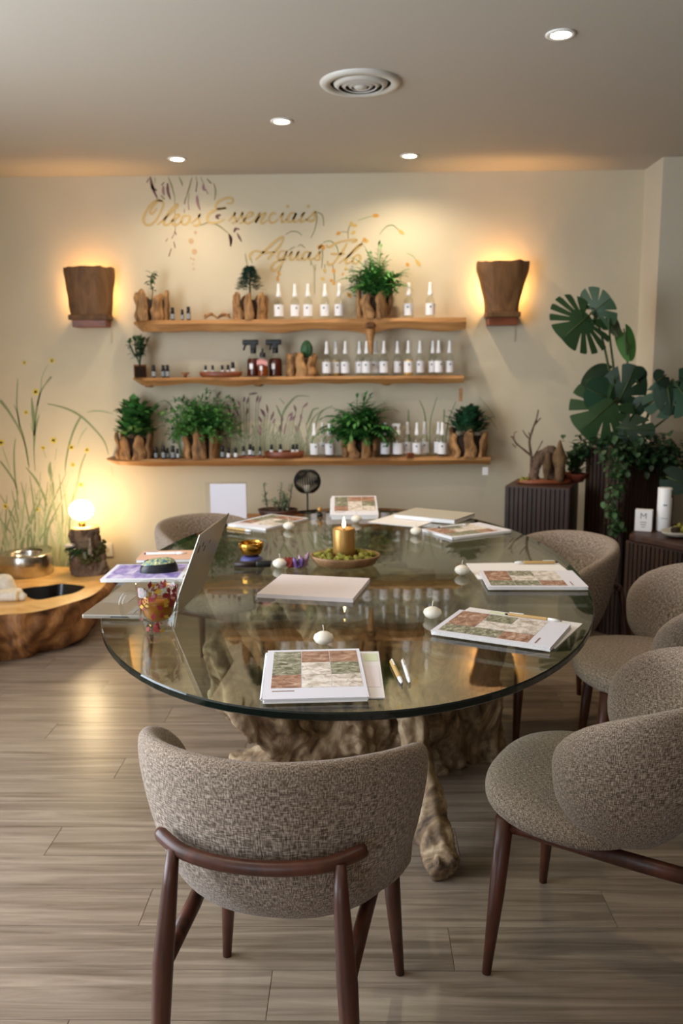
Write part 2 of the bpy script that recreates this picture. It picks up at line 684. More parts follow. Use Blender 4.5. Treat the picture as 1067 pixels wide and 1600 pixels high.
tb = thing('glass_table', 'large oval glass table on a driftwood root base', 'table', (0, 0, 0))
mb = MB()
o1, o2 = table_outline(.003), table_outline(0)
n = len(o1)
mb._add([(x, yy, TZ) for x, yy in o1], [tuple(range(n))])
mb._add([(x, yy, TZ - .018) for x, yy in o1], [tuple(range(n - 1, -1, -1))])
mb.m = 1
rings = [(o1, TZ), (o2, TZ - .003), (o2, TZ - .015), (o1, TZ - .018)]
vs = [(x, yy, z) for o, z in rings for x, yy in o]
fs = [(r * n + (i + 1) % n, r * n + i, (r + 1) * n + i, (r + 1) * n + (i + 1) % n) for r in range(3) for i in range(n)]
mb._add(vs, fs)
gt = mb.obj('glass_top', ['table_glass', 'glass_edge'], tb, smooth=False)


def lumpy_tube(mb, pts, rad, n=14, amp=.25, fq=7, seed=0, flat=1.0, ridge=.0):
    pts = smoothpath(pts, 5)
    rr = []
    m = len(pts)
    for i in range(m):
        q = i / (m - 1) * (len(rad) - 1)
        a = int(min(q, len(rad) - 2))
        rr.append(rad[a] + (rad[a + 1] - rad[a]) * (q - a))
    o = len(mb.v)
    mb.tube(pts, rr, n, True, flat)
    for k in range(o, len(mb.v)):
        p = V3(mb.v[k])
        i = min((k - o) // n, m - 1)
        d = p - pts[i]
        ka = (k - o) % n / n * 2 * PI
        rdg = noise.noise(V3((math.cos(ka) * 2.4, math.sin(ka) * 2.4, i * .09 + seed * 5)))
        s = 1 + ridge * rdg + amp * noise.noise(p * fq + V3((seed, 0, 0))) + amp * .5 * noise.noise(p * fq * 2.7 + V3((0, seed, 0)))
        mb.v[k] = tuple(pts[i] + d * s)


def organic(mb, name, mats, parent, voxel=.012, disp=.03, size=.12, fine=.012, smoothit=3, **kw):
    o = mb.obj(name, mats, parent, **kw)
    rm = o.modifiers.new('remesh', 'REMESH')
    rm.mode, rm.voxel_size, rm.use_smooth_shade = 'VOXEL', voxel, True
    if smoothit:
        sm = o.modifiers.new('smooth', 'SMOOTH')
        sm.iterations, sm.factor = smoothit, .5
    for nm, st, sz, dep in (('lumps', disp, size, 2), ('cracks', fine, size / 4, 4)):
        tx = bpy.data.textures.new(name + nm, 'CLOUDS')
        tx.noise_scale, tx.noise_depth = sz, dep
        d = o.modifiers.new(nm, 'DISPLACE')
        d.texture, d.strength, d.mid_level, d.texture_coords = tx, st, .5, 'LOCAL'
    return o


mb = MB()
TR = [([(.0, 3.0, 0), (.02, 2.97, .3), (.0, 2.95, .66)], [.2, .14, .22], .4, 6),
      ([(.42, 2.98, 0), (.43, 2.95, .3), (.38, 2.88, .66)], [.11, .085, .12], .35, 8),
      ([(.25, 2.9, .0), (.22, 2.84, .3), (.2, 2.8, .66)], [.13, .1, .12], .35, 8),
      ([(-.4, 2.42, .62), (-.37, 2.5, .44), (-.26, 2.58, .27), (-.08, 2.68, .16), (.06, 2.8, .1)], [.05, .075, .085, .1, .13], .3, 9),
      ([(-.3, 2.62, .64), (-.2, 2.66, .45), (-.05, 2.7, .3)], [.06, .07, .1], .35, 9),
      ([(-.46, 2.84, .03), (-.25, 2.84, .05), (-.02, 2.84, .12)], [.035, .055, .08], .35, 10),
      ([(.245, 2.17, .03), (.215, 2.26, .075), (.18, 2.4, .22), (.16, 2.54, .36), (.1, 2.74, .42)], [.04, .045, .045, .05, .1], .4, 12),
      ([(.1, 2.72, .15), (.2, 2.6, .36), (.25, 2.5, .56), (.23, 2.42, .68)], [.07, .04, .035, .045], .35, 12),
      ([(-.34, 3.3, .0), (-.24, 3.15, .3), (-.15, 3.05, .66)], [.1, .09, .13], .35, 7),
      ([(.02, 2.66, .2), (.0, 2.62, .45), (-.02, 2.56, .66)], [.1, .09, .11], .4, 9),
      ([(.1, 2.68, .3), (.13, 2.62, .5), (.12, 2.58, .67)], [.06, .055, .07], .4, 11),
      ([(.05, 3.2, .5), (.1, 3.4, .6), (.12, 3.55, .67)], [.1, .07, .06], .35, 9)]
for i, (pts_, rad_, am_, fq_) in enumerate(TR):
    lumpy_tube(mb, pts_, rad_, 40, am_, fq_ * .8, i + 1, ridge=.5)
base = organic(mb, 'driftwood_base', 'driftwood', tb, .009, .03, .09, .008, 0)


# ================================================================== CHAIRS
def make_chair(label, loc, rz):
    t = thing('dining_chair', label, 'chair', loc, rz, 'upholstered chairs around the glass table')
    A, B, EXT, TH = .243, .215, .075, .033
    half = [(A * math.sin(q), -B * math.cos(q)) for q in [i / 16 * PI / 2 for i in range(17)]]
    half += [(A - .012 * (i / 4) ** 2, EXT * i / 4) for i in range(1, 5)]
    ln = [0]
    for i in range(1, len(half)):
        ln.append(ln[-1] + math.dist(half[i], half[i - 1]))
    Lh = ln[-1]

    def plan(sv):
        a = min(abs(sv), Lh)
        i = max(j for j in range(len(ln)) if ln[j] <= a + 1e-9)
        i = min(i, len(ln) - 2)
        q = (a - ln[i]) / (ln[i + 1] - ln[i])
        p = V3((half[i][0] + (half[i + 1][0] - half[i][0]) * q, half[i][1] + (half[i + 1][1] - half[i][1]) * q, 0))
        d = V3((half[i + 1][0] - half[i][0], half[i + 1][1] - half[i][1], 0)).normalized()
        nn = V3((d.y, -d.x, 0))
        if sv < 0:
            p.x, nn.x = -p.x, -nn.x
        return p, nn

    def fn(u, v):
        tt = math.sin((v - .5) * PI)
        tt = (v - .5) * 2
        tt = math.copysign(1 - (1 - abs(tt)) ** 1.6, tt)
        sv = tt * Lh
        p, nn = plan(sv)
        hz = .183 * max(0, 1 - abs(tt) ** 3.0) ** (1 / 2.3)
        th = TH * max(0, 1 - abs(tt) ** 10) ** .5
        zc = .56 - .014 * tt * tt
        a = 2 * PI * u - PI / 2
        z = hz * spow(math.sin(a), .8)
        w = th * spow(math.cos(a), .75) if hz > 0 else 0
        w *= min(1, hz / .05)
        flare = .26 * z * (1 - .35 * abs(tt)) - .8 * max(0, -z) ** 2 * (1 - tt * tt)
        return p + nn * (w + flare) + V3((0, 0, zc + z))
    mb = MB()
    mb.grid(fn, 36, 60, False, lambda u, v, p: ((v - .5) * 2 * Lh * .98 + 3, u * .8))
    mb.obj('backrest', 'fabric', t)
    mb = MB()

    def seat(u, v):
        a, b = 2 * PI * u, (v - .5) * PI
        r = abs(math.cos(b)) ** .42
        z = spow(math.sin(b), .75)
        x, yy = .25 * r * spow(math.cos(a), .78), .25 * r * spow(math.sin(a), .78)
        if yy < 0:
            x *= 1 - .18 * abs(yy) / .26
            yy *= .7
        return V3((x, .035 + yy, .415 + (.055 if z > 0 else .045) * z + .012 * (yy / .26) ** 2))
    
    def seat_uv(u, v, p):
        x, yy = p[0], p[1] - .035
        r = math.hypot(x, yy)
        L_ = r + max(0, .47 - p[2])
        return (9 + x / max(r, 1e-4) * L_, 9 + yy / max(r, 1e-4) * L_)
    mb.grid(seat, 48, 28, True, seat_uv)
    mb.obj('seat', 'fabric', t)
    for sx in (-1, 1):
        MB().tube([(sx * .185, .195, .39), (sx * .195, .207, .2), (sx * .21, .222, 0)], [.021, .018, .0105], 16).obj('leg', 'walnut', t)
        MB().tube([(sx * .150, -.246, .562), (sx * .154, -.259, .5), (sx * .166, -.277, .36), (sx * .176, -.288, .18), (sx * .188, -.302, 0)], [.011, .014, .019, .016, .0105], 16).obj('leg', 'walnut', t)
        MB().tube([(sx * .166, -.275, .355), (sx * .17, -.1, .358), (sx * .185, .195, .372)], [.014, .015, .013], 12, True, 1.25).obj('side_rail', 'walnut', t)
    pts = smoothpath([(-.19, -.212, .572), (-.135, -.247, .561), (-.07, -.266, .557), (0, -.272, .556), (.07, -.266, .557), (.135, -.247, .561), (.19, -.212, .572)], 5)
    MB().tube(pts, [.0095] + [.0122] * (len(pts) - 2) + [.0095], 16, True, 1.15).obj('back_rail', 'walnut', t)
    return t


R_ = math.radians
chair = make_chair('grey tweed chair with curved wooden back rail, seen from behind at the near end', (-.146, 1.612, 0), R_(-8.3))
for lab, loc, rz in (('grey tweed chair turned sideways in the right foreground, cut by the frame', (.594, 1.876, 0), 60),
                     ('grey tweed chair at the right edge beside the low slatted cabinet, middle of three', (1.0, 2.73, 0), 82),
                     ('grey tweed chair pushed in at the far right before the short slatted pedestal', (.73, 3.28, 0), 108),
                     ('grey tweed chair on the far left behind the open laptop', (-.615, 3.73, 0), -122)):
    c = copy_tree(chair)
    c['label'] = lab
    c.location, c.rotation_euler = loc, (0, 0, R_(rz))


# ================================================================== THINGS ON THE TABLE
def rot2(x, y, a):
    return (x * math.cos(a) - y * math.sin(a), x * math.sin(a) + y * math.cos(a))


PHOTO = {}
for k in ('green', 'rust', 'pale', 'purple'):
    PHOTO[k] = 'photo_' + k
LAYOUT = ['green', 'rust', 'rust', 'green', 'pale', 'green', 'rust', 'pale', 'pale']


def notebook(label, x, y, rz, thick=.009, tilt=0, z=TZ, photos=LAYOUT, grp=True):
    """A4 booklet, portrait in its own frame: x across .21, y along .297, spiral on its left edge"""
    t = thing('notebook', label, 'notebook', (x, y, z), rz, 'spiral notebooks on the glass table' if grp else None)
    t.rotation_euler = (tilt, 0, rz)
    pg = MB()
    for i in range(4):
        j = .0015 * (i % 3) - .0015
        pg.box((j, j * .7, thick * (i + .5) / 4), (.206, .294, thick / 4 * .94))
    pg.obj('pages', 'paper', t, smooth=False)
    MB().box((0, 0, thick + .0004), (.21, .297, .0008)).obj('cover', 'paper_cool', t, smooth=False)
    w, h = .0615, .0745
    for i, kd in enumerate(photos):
        cx, cy = -.0595 + (i % 3) * (w + .0014), .098 - (i // 3) * (h + .0014)
        MB().box((0, 0, 0), (w, h, .0003)).obj('photo_print', PHOTO[kd], t, False, (cx, cy, thick + .0011))
    MB().box((-.065, -.108, thick + .001), (.045, .004, .0003)).obj('title_print', 'ink', t, False)
    sp = MB()
    pts = []
    for i in range(46 * 6 + 1):
        a = i / 6 * 2 * PI
        pts.append((-.105 + .0055 * math.cos(a), -.138 + .276 * i / (46 * 6), thick / 2 + (.0055 + .0) * math.sin(a)))
    pts = [(p[0], p[1], max(p[2], .0012)) for p in pts]
    sp.tube(pts, .0007, 4)
    sp.obj('spiral_binding', 'white_plastic', t)
    return t


def sheets(label, x, y, rz, w=.21, h=.297, z=TZ, mats='paper', thick=.002, tinted=None, name='paper_sheet', cat='paper'):
    t = thing(name, label, cat, (x, y, z), rz)
    mb = MB()
    mb.box((0, 0, thick / 2 + .0004), (w, h, thick))
    mb.obj('sheet', mats, t, smooth=False)
    if tinted:
        for tx, ty, tw, th, mm in tinted:
            MB().box((tx, ty, thick + .0009), (tw, th, .0002)).obj('print_block', mm, t, False)
    return t


def pen(label, p0, p1, body='bamboo', tip='black_plastic', z=TZ, clip=True):
    p0, p1 = V3((p0[0], p0[1], 0)), V3((p1[0], p1[1], 0))
    d = p1 - p0
    rz = math.atan2(d.y, d.x)
    ln = .142
    c = (p0 + p1) / 2
    t = thing('pen', label, 'pen', (c.x, c.y, z + .0052), rz, 'pens on the table')

    def T(a, b, r, mm, nm):
        MB().tube([(x, 0, 0) for x in a], b, 12).obj(nm, mm, t)
    T((-ln / 2, -ln / 2 + .004, .03, .034), (.0042, .005, .005, .005), 0, body, 'barrel')
    T((.034, .052, .066), (.0049, .0045, .0018), 0, 'white_plastic' if body == 'bamboo' else body, 'grip')
    T((.066, .071), (.0016, .0007), 0, tip, 'tip')
    T((-ln / 2 - .008, -ln / 2), (.0028, .0028), 0, tip, 'button')
    MB().box((-ln / 2 + .022, 0, .0062), (.038, .003, .0015)).obj('clip', 'white_plastic' if body == 'bamboo' else 'silver', t, False)
    return t


# near end
sheets('loose white sheet with pale green print under the near notebook', -.055, 1.762, .02, .21, .285, tinted=[(.085, .1, .03, .05, 'paper_green'), (.085, -.02, .03, .13, 'paper_pink')])
notebook('spiral notebook with photo collage cover on the near end of the table', -.0934, 1.741, .0654, z=TZ + .0032)
pen('bamboo pen beside the near notebook, left of the pair', (.072, 1.845), (.093, 1.672))
pen('white pen beside the near notebook, right of the pair', (.099, 1.85), (.108, 1.674), 'white_plastic')
# right side
sheets('white sheet sticking out behind the notebook at the right edge of the table', .385, 2.105, 1.104 - .06, .225, .31, tinted=[(.09, 0, .03, .18, 'paper_green')])
notebook('open-spined photo collage notebook slanting at the right edge of the table', .3575, 2.059, 1.104, z=TZ + .0032)
pen('bamboo pen lying behind the slanting right notebook', (.40, 2.185), (.52, 2.125), z=TZ + .0035)
sheets('white sheet under the second notebook on the right side', .525, 2.72, 1.62, .22, .31, tinted=[(-.06, .1, .1, .03, 'paper_green')])
notebook('photo collage notebook lying square on the right side, near the pushed-in chair', .5334, 2.5663, 1.5526, z=TZ + .0032)
pen('bamboo pen on the white sheet on the right side', (.67, 2.805), (.51, 2.805), z=TZ + .0035)
# far right
notebook('photo collage notebook at the far right below the succulent planter', .44, 3.405, R_(120), z=TZ)
pen('white pen lying on the far right notebook', (.33, 3.43), (.47, 3.50), 'white_plastic', z=TZ + .0098)
sheets('flat white sheet under the closed pale notebook at the far end', .225, 3.7, R_(-32), .24, .3, mats='paper')
t = thing('closed_notebook', 'closed pale notebook with plain cover at the far right end', 'notebook', (.34, 3.73, TZ + .0035), R_(58))
MB().box((0, 0, .0085), (.206, .292, .016)).obj('pages', 'paper', t, smooth=False)
MB().box((0, 0, .0175), (.21, .297, .0016)).obj('cover', 'ceramic_grey', t, smooth=False)
# far end and far left
notebook('thick photo collage notebook propped at the far end before the lantern', -.015, 3.862, 0.02, .02, R_(8), z=TZ + .0205)
o = thing('card_support', 'low white block under the propped far end notebook', 'stand', (-.015, 3.905, TZ), .02)
MB().prism([(-.06, -.05), (.06, -.05), (.06, .05), (-.06, .05)], 0, .019).obj('block', 'paper_cool', o, smooth=False)
notebook('photo collage notebook turned diagonally at the far left behind the brass bowl', -.385, 3.63, R_(-33))
pen('pale bamboo pen beside the far left notebook', (-.545, 3.5), (-.43, 3.415))
# centre pad
sheets('blank white writing pad in the middle of the table', -.128, 2.487, R_(-12), .285, .245, thick=.012, mats='paper_pink', name='writing_pad', cat='writing pad')
# left: purple notebook, peach notebook, mouse
notebook('notebook with purple printed cover under the computer mouse', -.66, 2.69, R_(91), photos=['purple'] * 9, grp=True)
t = thing('peach_notebook', 'peach coloured notebook with a pen on it behind the purple notebook', 'notebook', (-.665, 2.94, TZ), R_(4))
MB().box((0, 0, .005), (.206, .146, .009)).obj('pages', 'paper', t, smooth=False)
MB().box((0, 0, .0102), (.21, .15, .0012)).obj('cover', 'peach_card', t, smooth=False)
pen('white pen on the peach notebook', (-.75, 2.935), (-.6, 2.945), 'white_plastic', z=TZ + .011)

# mouse
t = thing('computer_mouse', 'black computer mouse with teal patterned top on the purple notebook', 'mouse', (-.645, 2.69, TZ + .0105), R_(100))
t.scale = (1.18, 1.18, 1.25)


def mouse(zs, k):
    def fn(u, v):
        a, b = 2 * PI * u, v * PI / 2
        r = math.cos(b) ** .55
        return V3((.029 * k * r * spow(math.cos(a), .85), .052 * k * r * spow(math.sin(a), .85), zs * math.sin(b) ** .9 * (1 - .15 * math.sin(a) * r)))
    return fn


MB().grid(mouse(.033, 1), 28, 10, True).obj('shell', 'black_plastic', t)
mb = MB()
f0 = mouse(.0335, 1)
mb.grid(lambda u, v: f0(u, .42 + .58 * v) + V3((0, 0, .0006)), 28, 8, True)
mb.obj('patterned_top', 'mouse_pattern', t)
MB().tube([(0, .026, .029), (0, .038, .0245)], .004, 8).obj('scroll_wheel', 'black_plastic', t)

# laptop
t = thing('laptop', 'open silver laptop seen from behind its lid on the left of the table', 'laptop', (-.6, 2.345, TZ), R_(86))
# local: x along width (world y), user side at +y (world -x)
W_, D_ = .345, .245
mb = MB().prism([(-W_ / 2, -D_ / 2), (W_ / 2, -D_ / 2), (W_ / 2, D_ / 2), (-W_ / 2, D_ / 2)], .002, .014)
base_ = bevel(mb.obj('base', 'silver', t, smooth=False), .003)
MB().box((0, .075, .0145), (.115, .075, .0006)).obj('touchpad', 'silver_pad', t, False)
keys = None
for r in range(5):
    for cidx in range(14):
        kx, ky = -.15 + cidx * .0231, -.085 + r * .0195
        if keys is None:
            keys = MB().box((0, 0, 0), (.0195, .016, .0016)).obj('key', 'key', t, False, (kx, ky, .0148))
        else:
            share(keys, 'key', t, (kx, ky, .0148))
MB().box((-W_ / 2 - .0001, .02, .008), (.0006, .05, .003)).obj('port_slot', 'ink_dark', t, False)
lid = thing('x', 'x', 'x')
del lid['label'], lid['category']
bpy.data.objects.remove(lid)
ang = R_(21)
Rl = Matrix.Rotation(ang, 3, 'X')
hy, hz = -D_ / 2 + .004, .014
LH = .235


def lidp(x, yy, z):
    return V3((0, hy, hz)) + Rl @ V3((x, yy, z))


mb = MB()
mb.box(lidp(0, -.0025, LH / 2), (W_, .005, LH), Rl)
lid = bevel(mb.obj('lid', 'silver', t, smooth=False), .0022)
MB().box(lidp(0, .0004, LH / 2 + .004), (W_ - .014, .0008, LH - .024), Rl).obj('screen', 'black_plastic', lid, False)
for dx, dz, w, h in ((-.1, .185, .012, .02), (-.06, .19, .008, .012), (-.02, .17, .009, .016), (.03, .18, .006, .01)):
    MB().box(lidp(dx - .03, -.0053, dz), (w, .0006, h), Rl).obj('sticker', 'ink_dark', lid, False)
MB().tube([(-.13, hy, hz), (.13, hy, hz)], .0055, 10).obj('hinge', 'silver_pad', t)

# mug
t = thing('glass_mug', 'double walled glass mug of herbal tea with red petals beside the laptop', 'mug', (-.503, 2.072, TZ), R_(195))
t.scale = (1.27, 1.27, 1.27)
OUT = [(.0001, .001), (.026, .001), (.031, .006), (.038, .04), (.0415, .075), (.0425, .098)]
INN = [(.0405, .0985), (.037, .085), (.034, .06), (.029, .036), (.02, .025), (.0001, .022)]
MB().lathe(OUT + INN, 36).obj('glass_wall', 'clear_glass', t)
MB().lathe([(.0001, .0232), (.0195, .026), (.0283, .037), (.0333, .06), (.0345, .066), (.0001, .066)], 32).obj('tea', 'tea', t)
pts = smoothpath([(.0395, 0, .082), (.058, 0, .084), (.071, 0, .068), (.069, 0, .043), (.054, 0, .026), (.036, 0, .028)], 6)
MB().tube(pts, .0042, 10).obj('handle', 'clear_glass', t)
for i in range(150):
    a = RT.uniform(0, 2 * PI)
    if i < 18:
        z, rr = RT.uniform(.006, .02), RT.uniform(.005, .027)
    else:
        z = RT.uniform(.03, .092) if i < 60 else RT.uniform(.055, .092)
        rr = (.031 + (z - .006) / .034 * .007 if z < .04 else .038 + (z - .04) / .058 * .0045) - .0022
    sc = RT.uniform(.004, .0095)
    nm = 'petal'
    mm = 'petal_red' if RT.random() < .8 else 'petal_yellow'
    q = MB()
    tg, nn = V3((-math.sin(a), math.cos(a), 0)), V3((0, 0, 1))
    c = V3((rr * math.cos(a), rr * math.sin(a), z))
    th = RT.uniform(0, PI)
    e1, e2 = tg * math.cos(th) + nn * math.sin(th), nn * math.cos(th) - tg * math.sin(th)
    q.poly([c - e1 * sc, c - e2 * sc * .6, c + e1 * sc, c + e2 * sc * .6])
    q.obj('petal', mm, t, False)

# singing bowl on cushion, mallet
t = thing('singing_bowl', 'brass singing bowl on a small blue ring cushion', 'bowl', (-.365, 2.862, TZ + .012), .4)
MB().lathe([(.0001, .022), (.02, .023), (.034, .034), (.0415, .052), (.0425, .066), (.0395, .072), (.0375, .071), (.0395, .06), (.037, .048), (.03, .036), (.0001, .03)], 40).obj('bowl_wall', 'brass', t)
MB().lathe([(.012, .012), (.018, .002), (.03, .0), (.038, .008), (.034, .018), (.024, .023), (.014, .02), (.012, .012)], 30).obj('ring_cushion', 'cushion_blue', t)
t = thing('bowl_mallet', 'dark wooden bowl mallet with black suede end under the brass bowl', 'mallet', (-.352, 2.79, TZ), R_(3))
MB().tube([(-.06, 0, .011), (.014, 0, .011)], .0105, 14).obj('handle', 'mallet_dark', t)
MB().tube([(.012, 0, .013), (.016, 0, .013), (.058, 0, .013), (.062, 0, .012)], [.0115, .013, .013, .011], 14).obj('striker', 'black_plastic', t)
bpy.data.objects['singing_bowl'].location.y = 2.862
bpy.data.objects['singing_bowl'].location.z = TZ + .0
bpy.data.objects['bowl_mallet'].location.y = 2.782

# floating candles
cand = None
for lab, x, y in (('white floating candle left of the crystals', -.26, 2.772), ('white floating candle behind the near notebook', -.083, 1.965),
                  ('white floating candle at the tip of the slanting right notebook', .196, 2.18), ('white floating candle left of the square right notebook', .333, 2.665),
                  ('white floating candle at the corner of the far right notebook', .233, 3.34), ('white floating candle before the propped far notebook', -.005, 3.63),
                  ('white floating candle beside the far left notebook', -.285, 3.47)):
    if cand is None:
        cand = thing('floating_candle', lab, 'candle', (x, y, TZ), 0, 'small white floating candles')
        MB().lathe([(.0001, 0), (.009, .001), (.02, .008), (.0245, .0165), (.022, .024), (.012, .0305), (.003, .033), (.0001, .0335)], 28).obj('wax_body', 'wax', cand)
        MB().tube([(0, 0, .032), (.0008, 0, .04), (-.001, .001, .049)], .0012, 6).obj('wick', 'wax', cand)
    else:
        c = copy_tree(cand)
        c['label'] = lab
        c.location = (x, y, TZ)
        c.rotation_euler.z = RT.uniform(0, 6)


# crystals
def crystal(name, label, x, y, mats, r, h, seed, many):
    t = thing(name, label, 'crystal', (x, y, TZ), seed, 'small crystals by the tray')
    rr = random.Random(seed)
    for i in range(many):
        d = V3((rr.uniform(-.35, .35), rr.uniform(-.35, .35), 1)).normalized()
        b = V3((rr.uniform(-r, r) * .5, rr.uniform(-r, r) * .5, r * .4))
        hh = h * rr.uniform(.6, 1)
        MB().tube([b - d * 0, b + d * hh * .7, b + d * hh], [r * .42, r * .4, .0008], 6).obj('crystal_point', mats, t, False)
    MB().ball((0, 0, r * .42), r * .8, 9, .5, .5).obj('crystal_base', mats, t, False)


crystal('red_crystal', 'small dark red crystal beside the white candle', -.226, 2.775, 'crystal_red', .02, .036, 3, 4)
crystal('purple_crystal', 'small purple crystal between the red and pink ones', -.199, 2.768, 'crystal_purple', .019, .034, 5, 5)
crystal('pink_crystal', 'taller dusty pink crystal next to the wooden tray', -.182, 2.79, 'crystal_pink', .022, .05, 8, 4)

# wooden tray with moss and gold candle
t = thing('wooden_tray', 'shallow oval wooden tray holding moss in the middle of the table', 'tray', (-.042, 2.81, TZ), 0)
MB().lathe([(.0001, .004), (.075, .002), (.1, .008), (.116, .03), (.118, .038), (.113, .039), (.108, .03), (.094, .014), (.0001, .012)], 40, sy=.84).obj('tray_body', 'tray_wood', t)
mb = MB()
for i in range(260):
    a, q = RT.uniform(0, 2 * PI), math.sqrt(RT.random()) * .098
    x, y = q * math.cos(a), q * math.sin(a) * .84
    if math.hypot(x, y) < .052:
        continue
    zz = .018 + .022 * (1 - abs(q / .098 - .6)) + .012 * noise.noise(V3((x * 40, y * 40, 0)))
    mb.ball((x, y, zz), RT.uniform(.006, .013), 6, .8, .6)
mo = mb.obj('moss', 'moss', t, True, kind='stuff')
t = thing('gold_candle', 'lit gold pillar candle standing in the mossy tray', 'candle', (-.046, 2.815, TZ + .0125), 0)
MB().lathe([(.0001, 0), (.036, 0), (.0375, .002), (.0375, .112), (.036, .115), (.03, .112), (.012, .107), (.0001, .106)], 40).obj('wax_body', 'gold_wax', t)
MB().tube([(0, 0, .105), (.0005, 0, .118)], .0013, 6).obj('wick', 'black_plastic', t)
MB().lathe([(.0001, .114), (.004, .118), (.006, .126), (.0045, .138), (.002, .147), (.0001, .153)], 14).obj('flame', 'flame', t)


# ================================================================== FOLIAGE HELPERS
def jitc(col, k=.25):
    f = 1 + RT.uniform(-k, k)
    return (col[0] * f, col[1] * f, col[2] * f, 1)


def leaf(mb, base, d, ln, w, up=V3((0, 0, 1)), col=(.05, .2, .04), bend=.3, k=4, jit=.3, pointed=1.0):
    """one leaf blade: folded strip"""
    d = d.normalized()
    side = d.cross(up)
    if side.length < .05:
        side = d.cross(V3((1, .3, 0)))
    side.normalize()
    nn = side.cross(d).normalized()
    mb.col = jitc(col, jit)
    vs, fs = [], []
    for i in range(k + 1):
        q = i / k
        c = base + d * ln * q - nn * bend * ln * q * q
        ww = w * .5 * math.sin(PI * min(1, q ** .8 * .93 + .07)) ** (.7 * pointed)
        vs += [c - side * ww + nn * ww * .25, c, c + side * ww + nn * ww * .25]
    for i in range(k):
        a = i * 3
        fs += [(a, a + 1, a + 4, a + 3), (a + 1, a + 2, a + 5, a + 4)]
    mb._add(vs, fs)
    mb.col = None


def rdir(el0, el1, az=None):
    a = RT.uniform(0, 2 * PI) if az is None else az
    e = R_(RT.uniform(el0, el1))
    return V3((math.cos(a) * math.cos(e), math.sin(a) * math.cos(e), math.sin(e)))


G_DARK, G_MID, G_FERN, G_BLUE, G_PALE = (.022, .075, .018), (.04, .14, .03), (.05, .19, .035), (.05, .12, .075), (.16, .24, .08)


def fern(mb, n, ln, col, droop=1.0, z0=0, lw=.022, el=(25, 75), steps=11):
    for i in range(n):
        d = rdir(*el)
        p = V3((RT.uniform(-.02, .02), RT.uniform(-.02, .02), z0))
        L_ = ln * RT.uniform(.65, 1.1)
        pts = []
        for k in range(steps + 1):
            pts.append(p.copy())
            d = (d - V3((0, 0, .16 * droop * (k / steps + .3)))).normalized()
            p = p + d * L_ / steps
        mb.col = jitc(col, .2)
        mb.tube(pts, [.0018] * len(pts), 4)
        for k in range(2, steps + 1):
            q = k / steps
            w = lw * math.sin(PI * (q * .8 + .2)) ** .8 * 1.5
            tg = (pts[k] - pts[k - 1]).normalized()
            sd = tg.cross(V3((0, 0, 1)))
            if sd.length < .1:
                sd = V3((1, 0, 0))
            sd.normalize()
            for sgn in (-1, 1):
                leaf(mb, pts[k], sd * sgn + tg * .5 + V3((0, 0, RT.uniform(-.15, .15))), w * 1.5, w * .55, col=col, bend=.2, k=2, jit=.35)
        leaf(mb, pts[-1], tg, lw * 1.2, lw * .5, col=col, k=2)


def lacy(mb, n, ln, col, z0=0, lw=.016):
    """bushy maidenhair-like clump of tiny leaves on fine stalks"""
    for i in range(n):
        d = rdir(20, 88)
        p = V3((RT.uniform(-.02, .02), RT.uniform(-.02, .02), z0))
        pts = [p]
        L_ = ln * RT.uniform(.5, 1.05)
        for k in range(6):
            d = (d + V3((RT.uniform(-.2, .2), RT.uniform(-.2, .2), -.09 * k))).normalized()
            p = p + d * L_ / 6
            pts.append(p)
        mb.col = jitc(col, .2)
        mb.tube(pts, .001, 3)
        for k in range(2, 7):
            for j in range(5):
                leaf(mb, pts[k] + V3([RT.uniform(-.012, .012) for _ in range(3)]), rdir(-30, 60), lw * RT.uniform(.8, 1.5), lw * .9, col=col, k=2, bend=.1, jit=.45)


def bushy(mb, n, r, h, col, lw=.03, z0=0, stems=6):
    for i in range(stems):
        d = rdir(45, 85)
        pts = [V3((0, 0, z0))]
        for k in range(5):
            d = (d + V3((RT.uniform(-.2, .2), RT.uniform(-.2, .2), .15))).normalized()
            pts.append(pts[-1] + d * h * .9 / 5)
        mb.col = (.06, .05, .02, 1)
        mb.tube(pts, [.004 - .0005 * k for k in range(6)], 5)
        for k in range(1, 6):
            for j in range(max(2, n // (stems * 5))):
                dd = rdir(-10, 60)
                leaf(mb, pts[k] + dd * r * .12, dd, lw * RT.uniform(.8, 1.4), lw * RT.uniform(.7, .9), col=col, k=4, bend=.15, jit=.4, pointed=.5)
    for i in range(n):
        dd = rdir(0, 85)
        p = V3((dd.x * r * RT.uniform(.3, 1), dd.y * r * RT.uniform(.3, 1), z0 + h * RT.uniform(.15, .95) * (.5 + .5 * dd.z)))
        leaf(mb, p, dd + V3((0, 0, .3)), lw * RT.uniform(.8, 1.3), lw * RT.uniform(.7, .9), col=col, k=4, bend=.15, jit=.4, pointed=.5)


# ================================================================== WALL SHELVES
SH_Y = 4.955        # where things stand on the shelves
SX = lambda px, z=1.4: atY(px, 600, SH_Y).x


